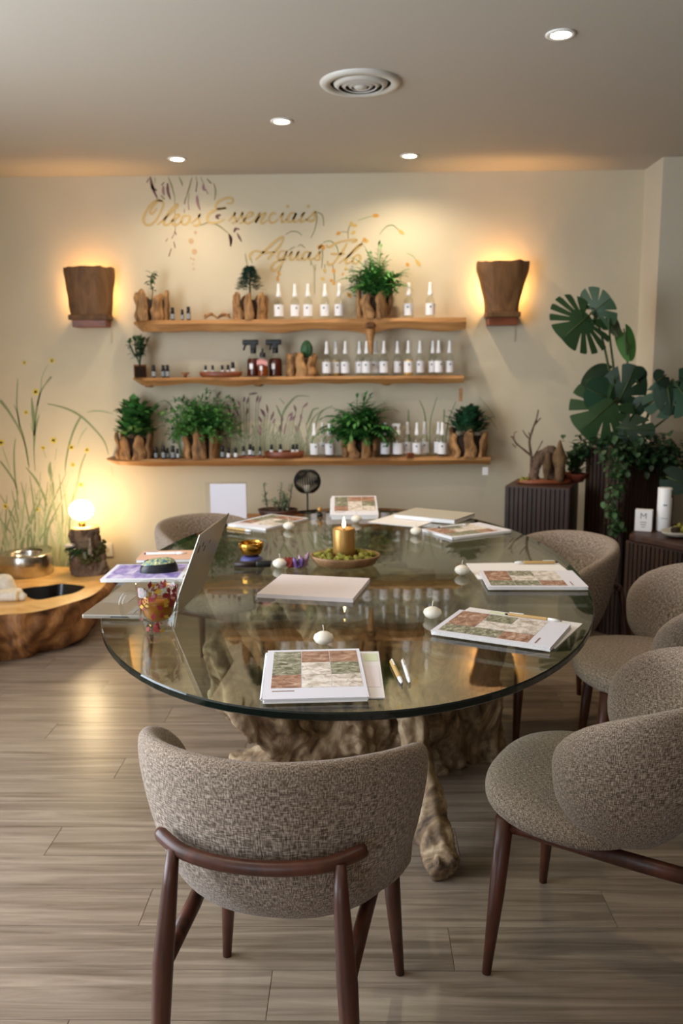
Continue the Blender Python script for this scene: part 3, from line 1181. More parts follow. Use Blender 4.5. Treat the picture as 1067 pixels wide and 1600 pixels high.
def live_shelf(label, xa, xb, z, th, seed, depth=.2, cut=.0, knot=None):
    t = thing('wall_shelf', label, 'shelf', ((xa + xb) / 2, WALL_Y, z), 0, 'live edge wooden wall shelves')
    L_ = xb - xa
    mb = MB()
    n = 60

    def sec(i):
        q = i / n
        x = (q - .5) * L_
        fr = depth * (.92 + .1 * noise.noise(V3((q * 6, seed, 0)))) * (1 - cut * max(0, 1 - q / .1) ** 2 * .6)
        tt = th * (.86 + .3 * noise.noise(V3((q * 8, seed * 3, 2))))
        lowl = tt * min(1, .25 + q / .045)
        if knot:
            tt += knot[1] * math.exp(-((x - knot[0]) / .05) ** 2)
            lowl = tt * min(1, .25 + q / .045)
        return [(x, 0, 0), (x, -fr, 0), (x, -fr - .008, -lowl * .35), (x, -fr * .93, -lowl), (x, 0, -lowl * .92)]
    vs, fs = [], []
    for i in range(n + 1):
        vs += sec(i)
    for i in range(n):
        for k in range(5):
            a, b = i * 5 + k, i * 5 + (k + 1) % 5
            fs.append((b, a, a + 5, b + 5))
    fs += [(0, 1, 2, 3, 4), tuple(n * 5 + k for k in (4, 3, 2, 1, 0))]
    mb._add(vs, fs)
    bd = mb.obj('board', 'shelf_wood', t, auto=35)
    return t


z1, z2, z3 = 1.687, 1.368, .904
s1 = live_shelf('top wooden wall shelf with a knot and hanging branch stub', atY(200, 500, 4.87).x, atY(729, 500, 4.87).x, z1, .075, 1, cut=1, knot=(.41, .018))
stub = MB()
lumpy_tube(stub, [(.41, -.16, -.06), (.412, -.165, -.13), (.418, -.16, -.2)], [.028, .02, .006], 10, .25, 20, 4)
stub.obj('branch_stub', 'shelf_wood', s1)
MB().lathe([(.0001, 0), (.022, .0), (.028, -.004), (.03, -.009)], 18, sy=.62).obj('knot', 'burl_side', s1, True, (.41, -.197, -.038), (PI / 2, 0, 0))
s2 = live_shelf('middle wooden wall shelf, thinner board with a slanted left end', atY(199, 590, 4.87).x, atY(725, 590, 4.87).x, z2, .05, 2, cut=1)
for px in (231, 403, 604):
    q = MB()
    q.ball((0, 0, 0), .03, 12, .35, .2)
    q.obj('knot', 'shelf_wood', s2, True, (atY(px, 600, 4.9).x - s2.location.x, -.13, -.045))
s3 = live_shelf('bottom wooden wall shelf, longest of the three', atY(160, 715, 4.87).x, atY(767, 715, 4.87).x, z3, .05, 3, cut=.6)
t = thing('hanging_tag', 'small wooden tag hanging from the middle shelf end', 'tag', atY(720, 603, 4.9))
MB().tube([(0, 0, 0), (0, 0, -.0)] if 0 else [(0, 0, .02), (0, 0, -.012)], .0008, 5).obj('string', 'cord', t)
MB().box((0, 0, -.05), (.022, .005, .075)).obj('tag_board', 'tray_wood', t, False)
t = thing('hanging_tag', 'small white tag hanging from the bottom shelf end', 'tag', atY(758, 729, 4.9))
MB().tube([(0, 0, .02), (0, 0, -.004)], .0008, 5).obj('string', 'cord', t)
MB().box((0, 0, -.026), (.032, .004, .045)).obj('tag_board', 'white_plastic', t, False)


# ---- driftwood stave planters
def stave_mesh(seed, w, h, th, tip):
    rr = random.Random(seed)
    mb = MB()
    nz, nx = 12, 6

    def fn(u, v):
        a = 2 * PI * u
        z = h * v
        q = (1.12 - .2 * v) if v < .45 else .94 * math.sqrt(max(0, 1 - ((v - .45) / .55) ** (3.4 if tip else 2.2)))
        q *= 1 + .12 * noise.noise(V3((v * 4, seed * 2.3, 0)))
        wob = .12 * noise.noise(V3((math.cos(a) * 1.5, v * 5, seed * 1.7)))
        return V3((w / 2 * q * spow(math.cos(a), .7) * (1 + wob) + .012 * noise.noise(V3((v * 2.3, seed, 5))),
                   th / 2 * (.55 + .45 * q) * spow(math.sin(a), .7) * (1 + wob) + .01 * noise.noise(V3((v * 3, seed, 9))), z))
    mb.grid(fn, 14, nz, True)
    mb._add([fn(k / 14, 0) for k in range(14)], [tuple(range(13, -1, -1))])
    return mb.mesh('stave', 'stave_wood')


STAVES = [stave_mesh(i, .058, .16, .032, i % 2) for i in range(5)]


def stave_pot(label, px, z, wid, hgt, n=7, y=SH_Y, seed=0, lean=.06):
    x = px if abs(px) < 5 else SX(px)
    t = thing('driftwood_planter', label, 'plant pot', (x, y, z), 0, 'driftwood planters on the shelves')
    rr = random.Random(seed + 100)
    r = wid / 2 - .02
    for i in range(n):
        a = 2 * PI * (i + .5 * (seed % 2)) / n - PI / 2
        o = bpy.data.objects.new('stave', STAVES[(i + seed) % 5])
        COL.objects.link(o)
        o.parent = t
        o.location = (r * math.cos(a) * .92, r * math.sin(a) * .72, 0)
        sw = wid * 1.95 / n / .058
        o.rotation_euler = (lean, 0, a + PI / 2)
        o.rotation_mode = 'XYZ'
        o.scale = (sw * rr.uniform(.85, 1.1), 1.0, hgt / .16 * rr.uniform(.78, 1.06))
    MB().lathe([(.0001, .0), (r * .84, 0), (r * .9, hgt * .7), (.0001, hgt * .72)], 18, sy=.76).obj('soil', 'soil', t)
    return t


def plant(name, label, x, y, z, fn, cat='plant', mat_='leaf', part='foliage', grp='plants on the shelves'):
    t = thing(name, label, cat, (x, y, z), 0, grp)
    mb = MB()
    fn(mb)
    lim = WALL_Y - .012 - y
    mb.v = [(a, b if b < lim * .4 else lim * .4 + lim * .58 * math.tanh((b - lim * .4) / (lim * .8)), c) for a, b, c in mb.v]
    mb.obj(part, mat_, t, True, kind='stuff')
    return t


# top shelf
stave_pot('driftwood planter holding a small seedling at the left end of the top shelf', 243, z1, .205, .165, 6, seed=1)


def seedling(mb):
    pts = smoothpath([(0, 0, 0), (.006, 0, .05), (-.004, .004, .1), (.008, 0, .14)], 3)
    mb.col = (.05, .05, .02, 1)
    mb.tube(pts, .0028, 5)
    for i in range(26):
        p = pts[RT.randint(3, len(pts) - 1)]
        leaf(mb, p, rdir(-10, 50), RT.uniform(.03, .05), .022, col=G_PALE if i % 3 == 0 else G_MID, k=3)


plant('seedling', 'small green seedling in the left driftwood planter on the top shelf', SX(243), SH_Y, z1 + .12, seedling)
stave_pot('driftwood planter holding a miniature conifer on the top shelf', 394, z1, .215, .155, 7, seed=2)


def conifer(mb):
    mb.col = (.07, .045, .025, 1)
    mb.tube([(0, 0, 0), (.002, 0, .17)], [.006, .003], 6)
    for i in range(620):
        q = RT.random() ** .8
        r = .07 * (1 - q) ** .8 + .004
        a = RT.uniform(0, 2 * PI)
        p = V3((math.cos(a) * r * RT.uniform(.3, 1), math.sin(a) * r * RT.uniform(.3, 1), .062 + q * .125))
        leaf(mb, p, V3((math.cos(a), math.sin(a), RT.uniform(.1, .7))), .03, .015, col=G_BLUE, k=2, jit=.5)


plant('miniature_conifer', 'miniature blue green conifer in a driftwood planter on the top shelf', SX(394), SH_Y, z1 + .105, conifer)
stave_pot('driftwood planter holding the fern on the top shelf', 585, z1, .215, .17, 6, seed=3)
plant('fern', 'bright green bushy fern on the top shelf below the lettering', SX(586), SH_Y - .01, z1 + .13, lambda mb: (fern(mb, 46, .245, (.065, .23, .04), 1.05, lw=.028, el=(40, 85)), lacy(mb, 60, .17, (.06, .22, .04), lw=.022)))
# middle shelf
t = thing('square_pot', 'small square smoked glass pot on the left of the middle shelf', 'plant pot', (SX(220), SH_Y, z2), .25)
MB().prism([(-.036, -.036), (.036, -.036), (.036, .036), (-.036, .036)], 0, .075).obj('pot_wall', 'amber_glass', t, smooth=False)
MB().prism([(-.031, -.031), (.031, -.031), (.031, .031), (-.031, .031)], .003, .066).obj('soil', 'soil', t, smooth=False)


def jade(mb):
    for i in range(8):
        d = rdir(50, 85)
        pts = [V3((0, 0, 0))]
        for k in range(5):
            d = (d + V3((RT.uniform(-.25, .25), RT.uniform(-.25, .25), .1))).normalized()
            pts.append(pts[-1] + d * .03)
        mb.col = (.03, .06, .02, 1)
        mb.tube(pts, .0035, 5)
        for k in range(2, 6):
            for j in range(4):
                leaf(mb, pts[k], rdir(0, 70), .042, .02, col=G_DARK, k=3, jit=.4)


plant('jade_plant', 'small dark green jade plant in the square glass pot', SX(220), SH_Y, z2 + .066, jade)
stave_pot('small driftwood planter holding a cactus on the middle shelf', 471, z2, .19, .135, 7, seed=4)
t = thing('cactus', 'single upright oval green cactus on the middle shelf', 'cactus', (SX(480), SH_Y - .01, z2 + .105), 0)
mb = MB()
mb.grid(lambda u, v: V3(((.033 * math.sin(PI * min(.97, v * .9 + .08)) ** .6) * (1 + .08 * math.cos(16 * PI * u)) * math.cos(2 * PI * u), (.024 * math.sin(PI * min(.97, v * .9 + .08)) ** .6) * (1 + .08 * math.cos(16 * PI * u)) * math.sin(2 * PI * u), v * .098)), 48, 14, True)
mb.c = [jitc((.025, .09, .03), .3) for _ in mb.c]
mb.obj('cactus_pad', 'leaf', t)
# bottom shelf
stave_pot('driftwood planter holding a round leaved bush at the left of the bottom shelf', 206, z3, .235, .16, 7, seed=5)
plant('round_leaf_plant', 'bushy plant with round glossy leaves at the left of the bottom shelf', SX(207), SH_Y - .01, z3 + .11, lambda mb: bushy(mb, 170, .11, .21, (.045, .16, .03), .058))
stave_pot('driftwood planter holding a feathery fern on the bottom shelf', 311, z3, .225, .165, 6, seed=6)
plant('feathery_fern', 'light feathery fern second from the left on the bottom shelf', SX(311), SH_Y - .01, z3 + .125, lambda mb: (lacy(mb, 130, .29, (.06, .20, .04), lw=.02), fern(mb, 14, .27, G_FERN, .8, el=(45, 85))))
stave_pot('low driftwood planter holding a drooping fern in the middle of the bottom shelf', 561, z3, .22, .13, 7, seed=7, lean=.12)
plant('drooping_fern', 'dense drooping fern in the middle of the bottom shelf', SX(559), SH_Y - .01, z3 + .1, lambda mb: (fern(mb, 60, .255, (.04, .18, .03), 1.15, lw=.04, el=(38, 86)), lacy(mb, 70, .22, (.035, .16, .03), lw=.024)))
stave_pot('driftwood planter holding a succulent at the right end of the bottom shelf', 733, z3, .235, .165, 6, seed=8, lean=.1)
plant('succulent', 'dark green rosette succulent at the right end of the bottom shelf', SX(732), SH_Y - .01, z3 + .125, lambda mb: [bushy(mb, 230, .11, .14, (.02, .08, .03), .046)])

# dried sticks on the top shelf
t = thing('dried_twigs', 'small bundle of dried twisted twigs on the top shelf', 'dried plant', (SX(343), SH_Y, z1), 0)
mb = MB()
for i in range(16):
    a = RT.uniform(-.5, .5) + (PI if i % 2 else 0)
    p = V3((0, 0, .012))
    pts = [p, p + V3((math.cos(a) * .035, math.sin(a) * .02, .022 + RT.uniform(-.008, .008))), p + V3((math.cos(a) * .075, math.sin(a) * .04, RT.uniform(.0, .02)))]
    mb.tube(smoothpath(pts, 4), .0042, 6)
mb.obj('twigs', 'stave_wood', t, kind='stuff')


# ---- bottles
def spray_bottle():
    t = thing('spray_bottle', '-', 'bottle', (0, 0, 0), 0, 'clear spray bottles on the shelves')
    MB().lathe([(.0001, .001), (.024, .001), (.0265, .004), (.0265, .098), (.024, .109), (.014, .12), (.0115, .124), (.0115, .138)], 20).obj('glass_body', 'clear_glass', t)
    a = MB()
    a.lathe([(.0269, .018), (.0269, .082)], 16, a0=-PI * .98, a1=-PI * .02)
    lb = a.obj('label_wrap', 'label_white', t)
    MB().lathe([(.0271, .058), (.0271, .068)], 6, a0=-PI * .56, a1=-PI * .44).obj('emblem', 'label_mark', lb)
    MB().lathe([(.0125, .126), (.0135, .128), (.0135, .142), (.011, .148), (.0095, .165), (.0085, .192), (.0075, .197), (.0001, .198)], 16).obj('spray_cap', 'white_plastic', t)
    return t


def trigger_white():
    t = thing('trigger_bottle', '-', 'bottle', (0, 0, 0), 0, 'clear spray bottles on the shelves')
    MB().lathe([(.0001, .001), (.026, .001), (.0295, .004), (.0295, .095), (.026, .108), (.014, .12), (.0125, .124), (.0125, .136)], 20).obj('glass_body', 'clear_glass', t)
    MB().lathe([(.0299, .018), (.0299, .082)], 16, a0=-PI * .98, a1=-PI * .02).obj('label_wrap', 'label_white', t)
    MB().lathe([(.014, .128), (.015, .146), (.012, .152), (.0001, .152)], 14).obj('collar', 'white_plastic', t)
    q = MB().box((.0, 0, .166), (.018, .018, .03)).box((-.012, 0, .184), (.05, .018, .016))
    bevel(q.obj('spray_head', 'white_plastic', t, smooth=False), .004)
    MB().tube(smoothpath([(-.022, 0, .178), (-.032, 0, .165), (-.036, 0, .148)], 4), [.004] * 8 + [.0025], 6).obj('trigger', 'white_plastic', t)
    return t


proto = spray_bottle()
used = False


def put_bottle(px, z, label, back=0, liquid=None, scale=1.0):
    global used
    o = copy_tree(proto) if used else proto
    used = True
    o.location = (atY(px, 600, SH_Y + back).x, SH_Y + back, z)
    o.rotation_euler = (0, 0, RT.uniform(-.5, .5))
    o.scale = (scale,) * 3
    o['label'] = label
    if liquid:
        MB().lathe([(.0001, .004), (.0235, .004), (.0245, .007), (.0245, .09), (.0001, .09)], 16).obj('liquid', liquid, o)
    return o


for i, px in enumerate((438, 463, 483, 509, 531, 638, 671)):
    put_bottle(px, z1, 'clear spray bottle with white cap on the top shelf, ' + ORD[i] + ' from the left', .0 if i % 2 else -.01)
row = [(511, 0, None), (525, .05, 'pale_liquid'), (540, 0, None), (562, .05, None), (573, -.02, None), (587, .05, None), (600, 0, None), (621, .05, None), (638, -.01, 'pale_liquid'), (656, .02, None), (676, .05, None), (685, -.02, None), (702, .01, None)]
for i, (px, b, lq) in enumerate(row):
    put_bottle(px, z2, 'clear spray bottle with white cap on the middle shelf, ' + ORD[i] + ' from the left', b, lq)
for i, (px, b) in enumerate(((490, -.02), (503, .05), (514, -.03), (602, -.01), (637, .05), (652, -.02), (664, .05), (686, .04), (692, -.03))):
    put_bottle(px, z3, 'clear spray bottle with white cap on the bottom shelf, ' + ORD[i] + ' from the left', b)
tw = trigger_white()
tw.location = (SX(622), SH_Y - .02, z3)
tw['label'] = 'clear bottle with white trigger head on the bottom shelf right of the fern'
t = thing('wooden_block', 'tiny brown wooden block among the bottles on the bottom shelf', 'block', (SX(640), SH_Y - .075, z3), .3)
bevel(MB().box((0, 0, .014), (.04, .025, .028)).obj('block_body', 'red_wood', t, False), .003)


def amber_trigger(px, label, h, liquid, trig=True, r=.04, flip=1):
    t = thing('amber_bottle', label, 'bottle', (SX(px), SH_Y, z2), 0, 'bottles of red brown liquid')
    MB().lathe([(.0001, .001), (r - .003, .001), (r, .004), (r, h * .62), (r * .8, h * .74), (.014, h * .86), (.0135, h)], 24).obj('glass_body', 'clear_glass', t)
    MB().lathe([(.0001, .004), (r - .004, .004), (r - .003, .007), (r - .003, h * .62), (r * .7, h * .7), (.0001, h * .7)], 20).obj('liquid', liquid, t)
    MB().lathe([(r + .0006, h * .3), (r + .0006, h * .5)], 8, a0=-PI * .66, a1=-PI * .5).obj('label_wrap', 'label_white', t)
    MB().lathe([(.017, h * .88), (.0175, h * 1.02), (.013, h * 1.1), (.0001, h * 1.1)], 14).obj('collar', 'black_plastic', t)
    if trig:
        q = MB().box((0, 0, h * 1.15), (.034, .026, .04)).box((-.016 * flip, 0, h * 1.3), (.09, .026, .03))
        bevel(q.obj('spray_head', 'black_plastic', t, smooth=False), .006)
        MB().tube(smoothpath([(-.036 * flip, 0, h * 1.27), (-.048 * flip, 0, h * 1.15), (-.056 * flip, 0, h * 1.0)], 4), [.006] * 8 + [.003], 6).obj('trigger', 'black_plastic', t)
    else:
        MB().tube([(0, 0, h * 1.1), (0, 0, h * 1.3)], .006, 8).obj('pump', 'black_plastic', t)
    return t


amber_trigger(397, 'left red brown trigger spray bottle on the middle shelf', .15, 'amber_liquid')
o = amber_trigger(413, 'smaller orange bottle with pink cloth between the trigger bottles', .125, 'orange_liquid', False, .03)
o.location.y -= .06
q = MB()
q.grid(lambda u, v: V3(((u - .5) * .06, -.034 - .004 * math.sin(v * 7), .072 + v * .03 - abs(u - .4) * .02)), 6, 4)
q.obj('cloth_tie', 'pink_cloth', o)
amber_trigger(431, 'right red brown trigger spray bottle next to the cactus', .15, 'amber_liquid', True, .04, .55)


# small oil bottles
def oil_bottle():
    t = thing('oil_bottle', '-', 'bottle', (0, 0, 0), 0, 'small essential oil bottles')
    MB().lathe([(.0001, .0005), (.0115, .0005), (.0125, .002), (.0125, .045), (.009, .05), (.0075, .053)], 16).obj('glass_body', 'oil_glass', t)
    MB().lathe([(.0128, .008), (.0128, .038)], 12, a0=-PI * .95, a1=-PI * .05).obj('label_wrap', 'label_grey', t)
    MB().lathe([(.0098, .05), (.0105, .052), (.0102, .074), (.009, .0755), (.0001, .0757)], 14).obj('cap', 'black_plastic', t)
    return t


oil = oil_bottle()
used_oil = False


def put_oil(px, z, label, dy=0, s=1.0, white=False):
    global used_oil
    o = copy_tree(oil) if used_oil else oil
    used_oil = True
    o.location = (atY(px, 600, SH_Y - .03 + dy).x, SH_Y - .03 + dy, z)
    o.scale = (s, s, s)
    o['label'] = label
    if white:
        for ch in o.children:
            if ch.name.startswith('label_wrap'):
                ch.data = ch.data.copy()
                ch.data.materials[0] = MATS['label_white']
    return o


for i, px in enumerate((274, 289, 298.5)):
    put_oil(px, z1, 'small dark oil bottle on the top shelf, ' + ORD[i] + ' of three beside the seedling planter', 0, (.95, .8, 1)[i])
for i, px in enumerate((241, 256, 262.5)):
    put_oil(px, z2, 'small dark oil bottle on the middle shelf, ' + ORD[i] + ' of three beside the square pot', .02 * (i == 1), .95)


def oval_tray(label, pxa, pxb, z, hgt, y=SH_Y - .03, mats='red_wood'):
    xa, xb = atY(pxa, 600, y).x, atY(pxb, 600, y).x
    t = thing('oval_tray', label, 'tray', ((xa + xb) / 2, y, z), 0)
    w = (xb - xa) / 2
    MB().lathe([(.0001, 0), (w * .86, 0), (w * .95, hgt * .3), (w, hgt), (w * .96, hgt * 1.05), (w * .9, hgt * .5), (.0001, hgt * .42)], 36, sy=.5).obj('tray_body', mats, t)
    return t


oval_tray('oval reddish wooden tray of oil bottles on the middle shelf', 312, 379, z2, .03)
for i, (px, dz) in enumerate(((322, 0), (333, 0), (348, .0), (357, .0), (364.5, .006))):
    put_oil(px, z2 + .0128 + dz * 0, 'small dark oil bottle in the middle shelf tray, ' + ORD[i] + ' from the left', -.0 + .015 * (i % 2), (.72, .72, .72, .75, .95)[i], True)
for i, (px, s) in enumerate(((239, .85), (251, 1), (257, .8), (266, 1.0), (273, .75))):
    put_oil(px, z3, 'small dark oil bottle on the bottom shelf, ' + ORD[i] + ' of five left of the feathery fern', -.02 * (i % 2), s, i == 4)
for i, (px, s) in enumerate(((344.5, .95), (353.5, .8), (365, .8))):
    put_oil(px, z3, 'small dark oil bottle on the bottom shelf, ' + ORD[i] + ' of three right of the feathery fern', -.02 * (i % 2), s, i > 0)
t = thing('wooden_plate', 'thin wooden plate under oil bottles on the bottom shelf', 'tray', (atY(391, 600, SH_Y - .03).x, SH_Y - .03, z3), 0)
MB().lathe([(.0001, 0), (.07, 0), (.075, .006), (.073, .011), (.0001, .011)], 28, sy=.55).obj('plate_body', 'red_wood', t)
for i, (px, s) in enumerate(((378, .75), (388, .9), (393, .75), (404, .7))):
    put_oil(px, z3 + .0115, 'small dark oil bottle on the thin wooden plate, ' + ORD[i] + ' from the left', .02 * (i % 2), s, i == 1)
oval_tray('oval dark wooden tray of oil bottles right on the bottom shelf', 410, 474, z3, .036)
for i, px in enumerate((422, 436, 456, 462)):
    put_oil(px, z3 + .0155, 'small dark oil bottle in the bottom shelf tray, ' + ORD[i] + ' from the left', .014 * (i % 2), .82, True)
t = thing('wooden_curio', 'tiny carved orange wood piece on the middle shelf', 'ornament', (SX(291), SH_Y - .02, z2), 0)
MB().ball((0, 0, .011), .013, 10, .85, .3).obj('carved_foot', 'red_wood', t)
MB().lathe([(.0001, .018), (.022, .02), (.028, .028), (.0265, .029), (.0001, .023)], 18, sy=.6).obj('carved_bowl', 'shelf_wood', t)


# ================================================================== SCONCES
def sconce(label, pxl, pxr, pyt, pyb, seed, power, prof):
    yw = WALL_Y
    yf = WALL_Y - .1
    pl, pr = atY(pxl, (pyt + pyb) / 2, yf), atY(pxr, (pyt + pyb) / 2, yf)
    zt, zb = atY((pxl + pxr) / 2, pyt, yf).z, atY((pxl + pxr) / 2, pyb, yf).z
    cx, w, h = (pl.x + pr.x) / 2, (pr.x - pl.x) / 2, zt - zb
    t = thing('wall_sconce', label, 'wall lamp', (cx, yw, zb), 0, 'carved wooden wall sconces')

    def shell(k, dz):
        def fn(u, v):
            a = PI + PI * u
            q = prof(v)
            top = h * (1 + (.03 * noise.noise(V3((u * 7, seed, 0))) if v > .99 else 0))
            fac = 1 + .07 * noise.noise(V3((math.floor(u * 6) * 3.1, v * 3, seed)))
            return V3((w * q * k * fac * spow(math.cos(a), .7), -.035 + .1 * q * k * fac * spow(math.sin(a), .7), .2 * h + dz + (top - .2 * h) * v))
        return fn
    mb = MB()
    f1, f2 = shell(1, 0), shell(.86, .0)
    mb.grid(f1, 26, 12)
    mb.grid(lambda u, v: f2(1 - u, v), 26, 12)
    mb.grid(lambda u, v: f1(u, 1) * (1 - v) + f2(u, 1) * v, 26, 1)
    for uu in (0, 1):
        mb.grid(lambda u, v: (f1(uu, v) * (1 - u) + f2(uu, v) * u) if uu else (f2(uu, v) * (1 - u) + f1(uu, v) * u), 1, 12)
    mb.obj('wooden_shield', 'sconce_wood', t, auto=30)
    bw = w * prof(0)
    bevel(MB().box((0, -.062, .165 * h), (bw * 1.98, .124, .09 * h)).obj('ledge', 'sconce_wood', t, False), .006)
    bevel(MB().box((0, -.05, .065 * h), (bw * 1.72, .1, .13 * h)).obj('mounting_block', 'red_wood', t, False), .004)
    MB().lathe([(.0001, 0), (.02, .004), (.028, .03), (.02, .05), (.0001, .055)], 14).obj('bulb', 'sconce_glow', t, True, (0, -.05, h * .42))
    l = bpy.data.lights.new('sconce_light', 'POINT')
    l.energy, l.color, l.shadow_soft_size = power, (1, .56, .2), .03
    o = bpy.data.objects.new('sconce_light', l)
    COL.objects.link(o)
    o.location = (cx, yw - .05, zb + h * .58)
    MB().tube(smoothpath([(bw * .8, -.012, .1 * h), (bw * .86, -.01, -.02), (bw * .84, -.008, -.09)], 4), .0016, 5).obj('pull_cord', 'cord', t)
    return t


sconce('wooden wall sconce left of the shelves, glowing from behind', 98, 176, 417, 511, 3, 7, lambda v: .8 + .2 * min(1, v * 1.1) ** .9)
sconce('wooden wall sconce right of the shelves, glowing from behind', 746, 828, 408, 508, 5, 9, lambda v: .66 + .34 * (max(0, (v - .1) / .75) ** 1.3 if v < .85 else 1))


# ================================================================== WALL PAINTING AND LETTERING
WP = WALL_Y - .0012


def ribbon(mb, pts, wids, col, y=WP, k=6, cap=True):
    """flat painted stroke on the back wall; pts are points of the wall plane"""
    pts = smoothpath(pts, k) if len(pts) > 2 else [V3(p) for p in pts]
    m = len(pts)
    if not hasattr(wids, '__len__'):
        wids = [wids, wids]
    vs, fs = [], []
    for i, p in enumerate(pts):
        d = pts[min(i + 1, m - 1)] - pts[max(i - 1, 0)]
        nn = V3((-d.z, 0, d.x))
        if nn.length < 1e-6:
            nn = V3((1, 0, 0))
        nn.normalize()
        q = i / max(1, m - 1) * (len(wids) - 1)
        a = int(min(q, len(wids) - 2))
        w = wids[a] + (wids[a + 1] - wids[a]) * (q - a)
        vs += [V3((p.x, y, p.z)) + nn * w / 2, V3((p.x, y, p.z)) - nn * w / 2]
    for i in range(m - 1):
        fs.append((2 * i, 2 * i + 1, 2 * i + 3, 2 * i + 2))
    mb.col = tuple(col[:3]) + (1,)
    mb._add(vs, fs)
    mb.col = None


def crop(x0, y0, sc, pts):
    return [atY(x0 + a / sc, y0 + b / sc, WP) for a, b in pts]


C3 = lambda p: crop(210, 265, 6.669, p)
C4 = lambda p: crop(340, 290, 5.928, p)
C5 = lambda p: crop(480, 320, 5.616, p)
C0 = lambda p: crop(0, 560, 5.928, p)      # left mural
C6 = lambda p: crop(300, 600, 5.335, p)    # lavender over the bottom shelf

LET1 = [(C3, [(290, 330), (230, 320), (165, 370), (105, 470), (95, 540), (140, 580), (210, 545), (270, 450), (300, 370), (285, 330), (240, 330), (180, 400), (165, 450), (190, 460), (235, 405)]),
        (C3, [(240, 575), (330, 500), (430, 400), (450, 365), (430, 365), (370, 430), (320, 510), (310, 570), (345, 575), (390, 540)]),
        (C3, [(380, 540), (450, 500), (465, 475), (440, 470), (405, 510), (400, 560), (430, 580), (490, 540)]),
        (C3, [(540, 480), (505, 490), (490, 545), (520, 575), (565, 545), (575, 490), (540, 480)]),
        (C3, [(590, 560), (660, 500), (680, 465), (670, 510), (680, 560), (640, 585), (610, 575)]),
        (C3, [(960, 350), (1010, 350), (1025, 310), (970, 295), (880, 330), (845, 385), (880, 410), (955, 400), (880, 410), (790, 450), (755, 510), (790, 555), (870, 550), (940, 515)]),
        (C4, [(100, 330), (150, 270), (160, 250), (155, 290), (170, 330), (130, 350)]),
        (C4, [(175, 335), (220, 270), (230, 250), (225, 290), (240, 330), (200, 350)]),
        (C4, [(250, 310), (310, 280), (325, 255), (295, 250), (260, 290), (250, 330), (280, 350), (340, 320)]),
        (C4, [(340, 320), (385, 255), (380, 290), (350, 345), (375, 300), (430, 255), (440, 265), (400, 330), (415, 350), (460, 320)]),
        (C4, [(540, 265), (510, 255), (480, 290), (480, 330), (510, 345), (560, 310)]),
        (C4, [(570, 300), (605, 255), (590, 310), (600, 340), (640, 310)]),
        (C4, [(715, 260), (680, 255), (650, 295), (650, 330), (680, 335), (715, 280), (725, 255), (705, 310), (715, 340), (760, 310)]),
        (C4, [(770, 290), (800, 250), (770, 310), (775, 335), (830, 310)]),
        (C4, [(820, 320), (880, 265), (905, 240), (900, 280), (890, 320), (850, 330), (830, 320)])]
DOT1 = [(C4, (648, 192)), (C4, (838, 192))]
LET2 = [(C4, [(300, 690), (300, 640), (350, 605), (430, 620), (530, 615)]),
        (C4, [(350, 685), (420, 620), (540, 510), (605, 475), (590, 530), (540, 600), (480, 660), (465, 685)]),
        (C4, [(620, 605), (580, 610), (555, 650), (570, 685), (610, 660), (640, 605), (620, 670), (570, 750), (520, 785), (495, 765), (530, 710), (640, 680)]),
        (C4, [(650, 660), (690, 610), (670, 660), (680, 690), (720, 660), (750, 610), (735, 665), (745, 690), (790, 670)]),
        (C4, [(850, 615), (810, 615), (785, 655), (800, 690), (840, 660), (860, 615), (845, 665), (860, 690), (890, 670)]),
        (C4, [(890, 680), (930, 635), (945, 610), (945, 650), (940, 685), (900, 690)]),
        (C5, [(165, 350), (190, 372), (240, 345), (300, 322), (420, 305), (425, 320), (390, 330)]),
        (C5, [(350, 335), (320, 390), (270, 460), (220, 520), (180, 520), (180, 490)]),
        (C5, [(205, 430), (265, 432), (330, 430)]),
        (C5, [(280, 510), (360, 450), (450, 370), (480, 340), (430, 370), (370, 440), (340, 490), (350, 515), (400, 490)]),
        (C5, [(440, 440), (410, 460), (400, 500), (430, 515), (465, 480), (460, 445), (440, 440)])]
DOT2 = []
for lab, lets, dots in (('gold script lettering Oleos Essenciais on the wall above the shelves', LET1, DOT1), ('gold script lettering Aguas Flo on the wall behind the fern', LET2, DOT2)):
    t = thing('wall_lettering', lab, 'lettering', (0, 0, 0))
    for fnc, pts in lets:
        mb = MB()
        ribbon(mb, fnc(pts), [.008, .015, .010, .015, .008], (1, 1, .999), WP - .001)
        mb.obj('letter_stroke', 'gold_paint', t)
    for fnc, p in dots:
        c = fnc([p])[0]
        MB().lathe([(.0001, 0), (.009, 0)], 10).obj('letter_dot', 'gold_paint', t, True, (c.x, WP - .001, c.z), (PI / 2, 0, 0))


def mural(name, label):
    return MB(), name, label


def done(mb, name, label):
    o = mb.obj(name, 'mural_paint', None, False)
    o['kind'] = 'stuff'
    return tag(o, label, 'mural')


GRN, GRN2, YEL, PUR, PUR2, ORG, OLV = (.23, .27, .13), (.36, .40, .22), (.75, .58, .12), (.17, .085, .075), (.33, .19, .18), (.62, .29, .05), (.30, .27, .13)
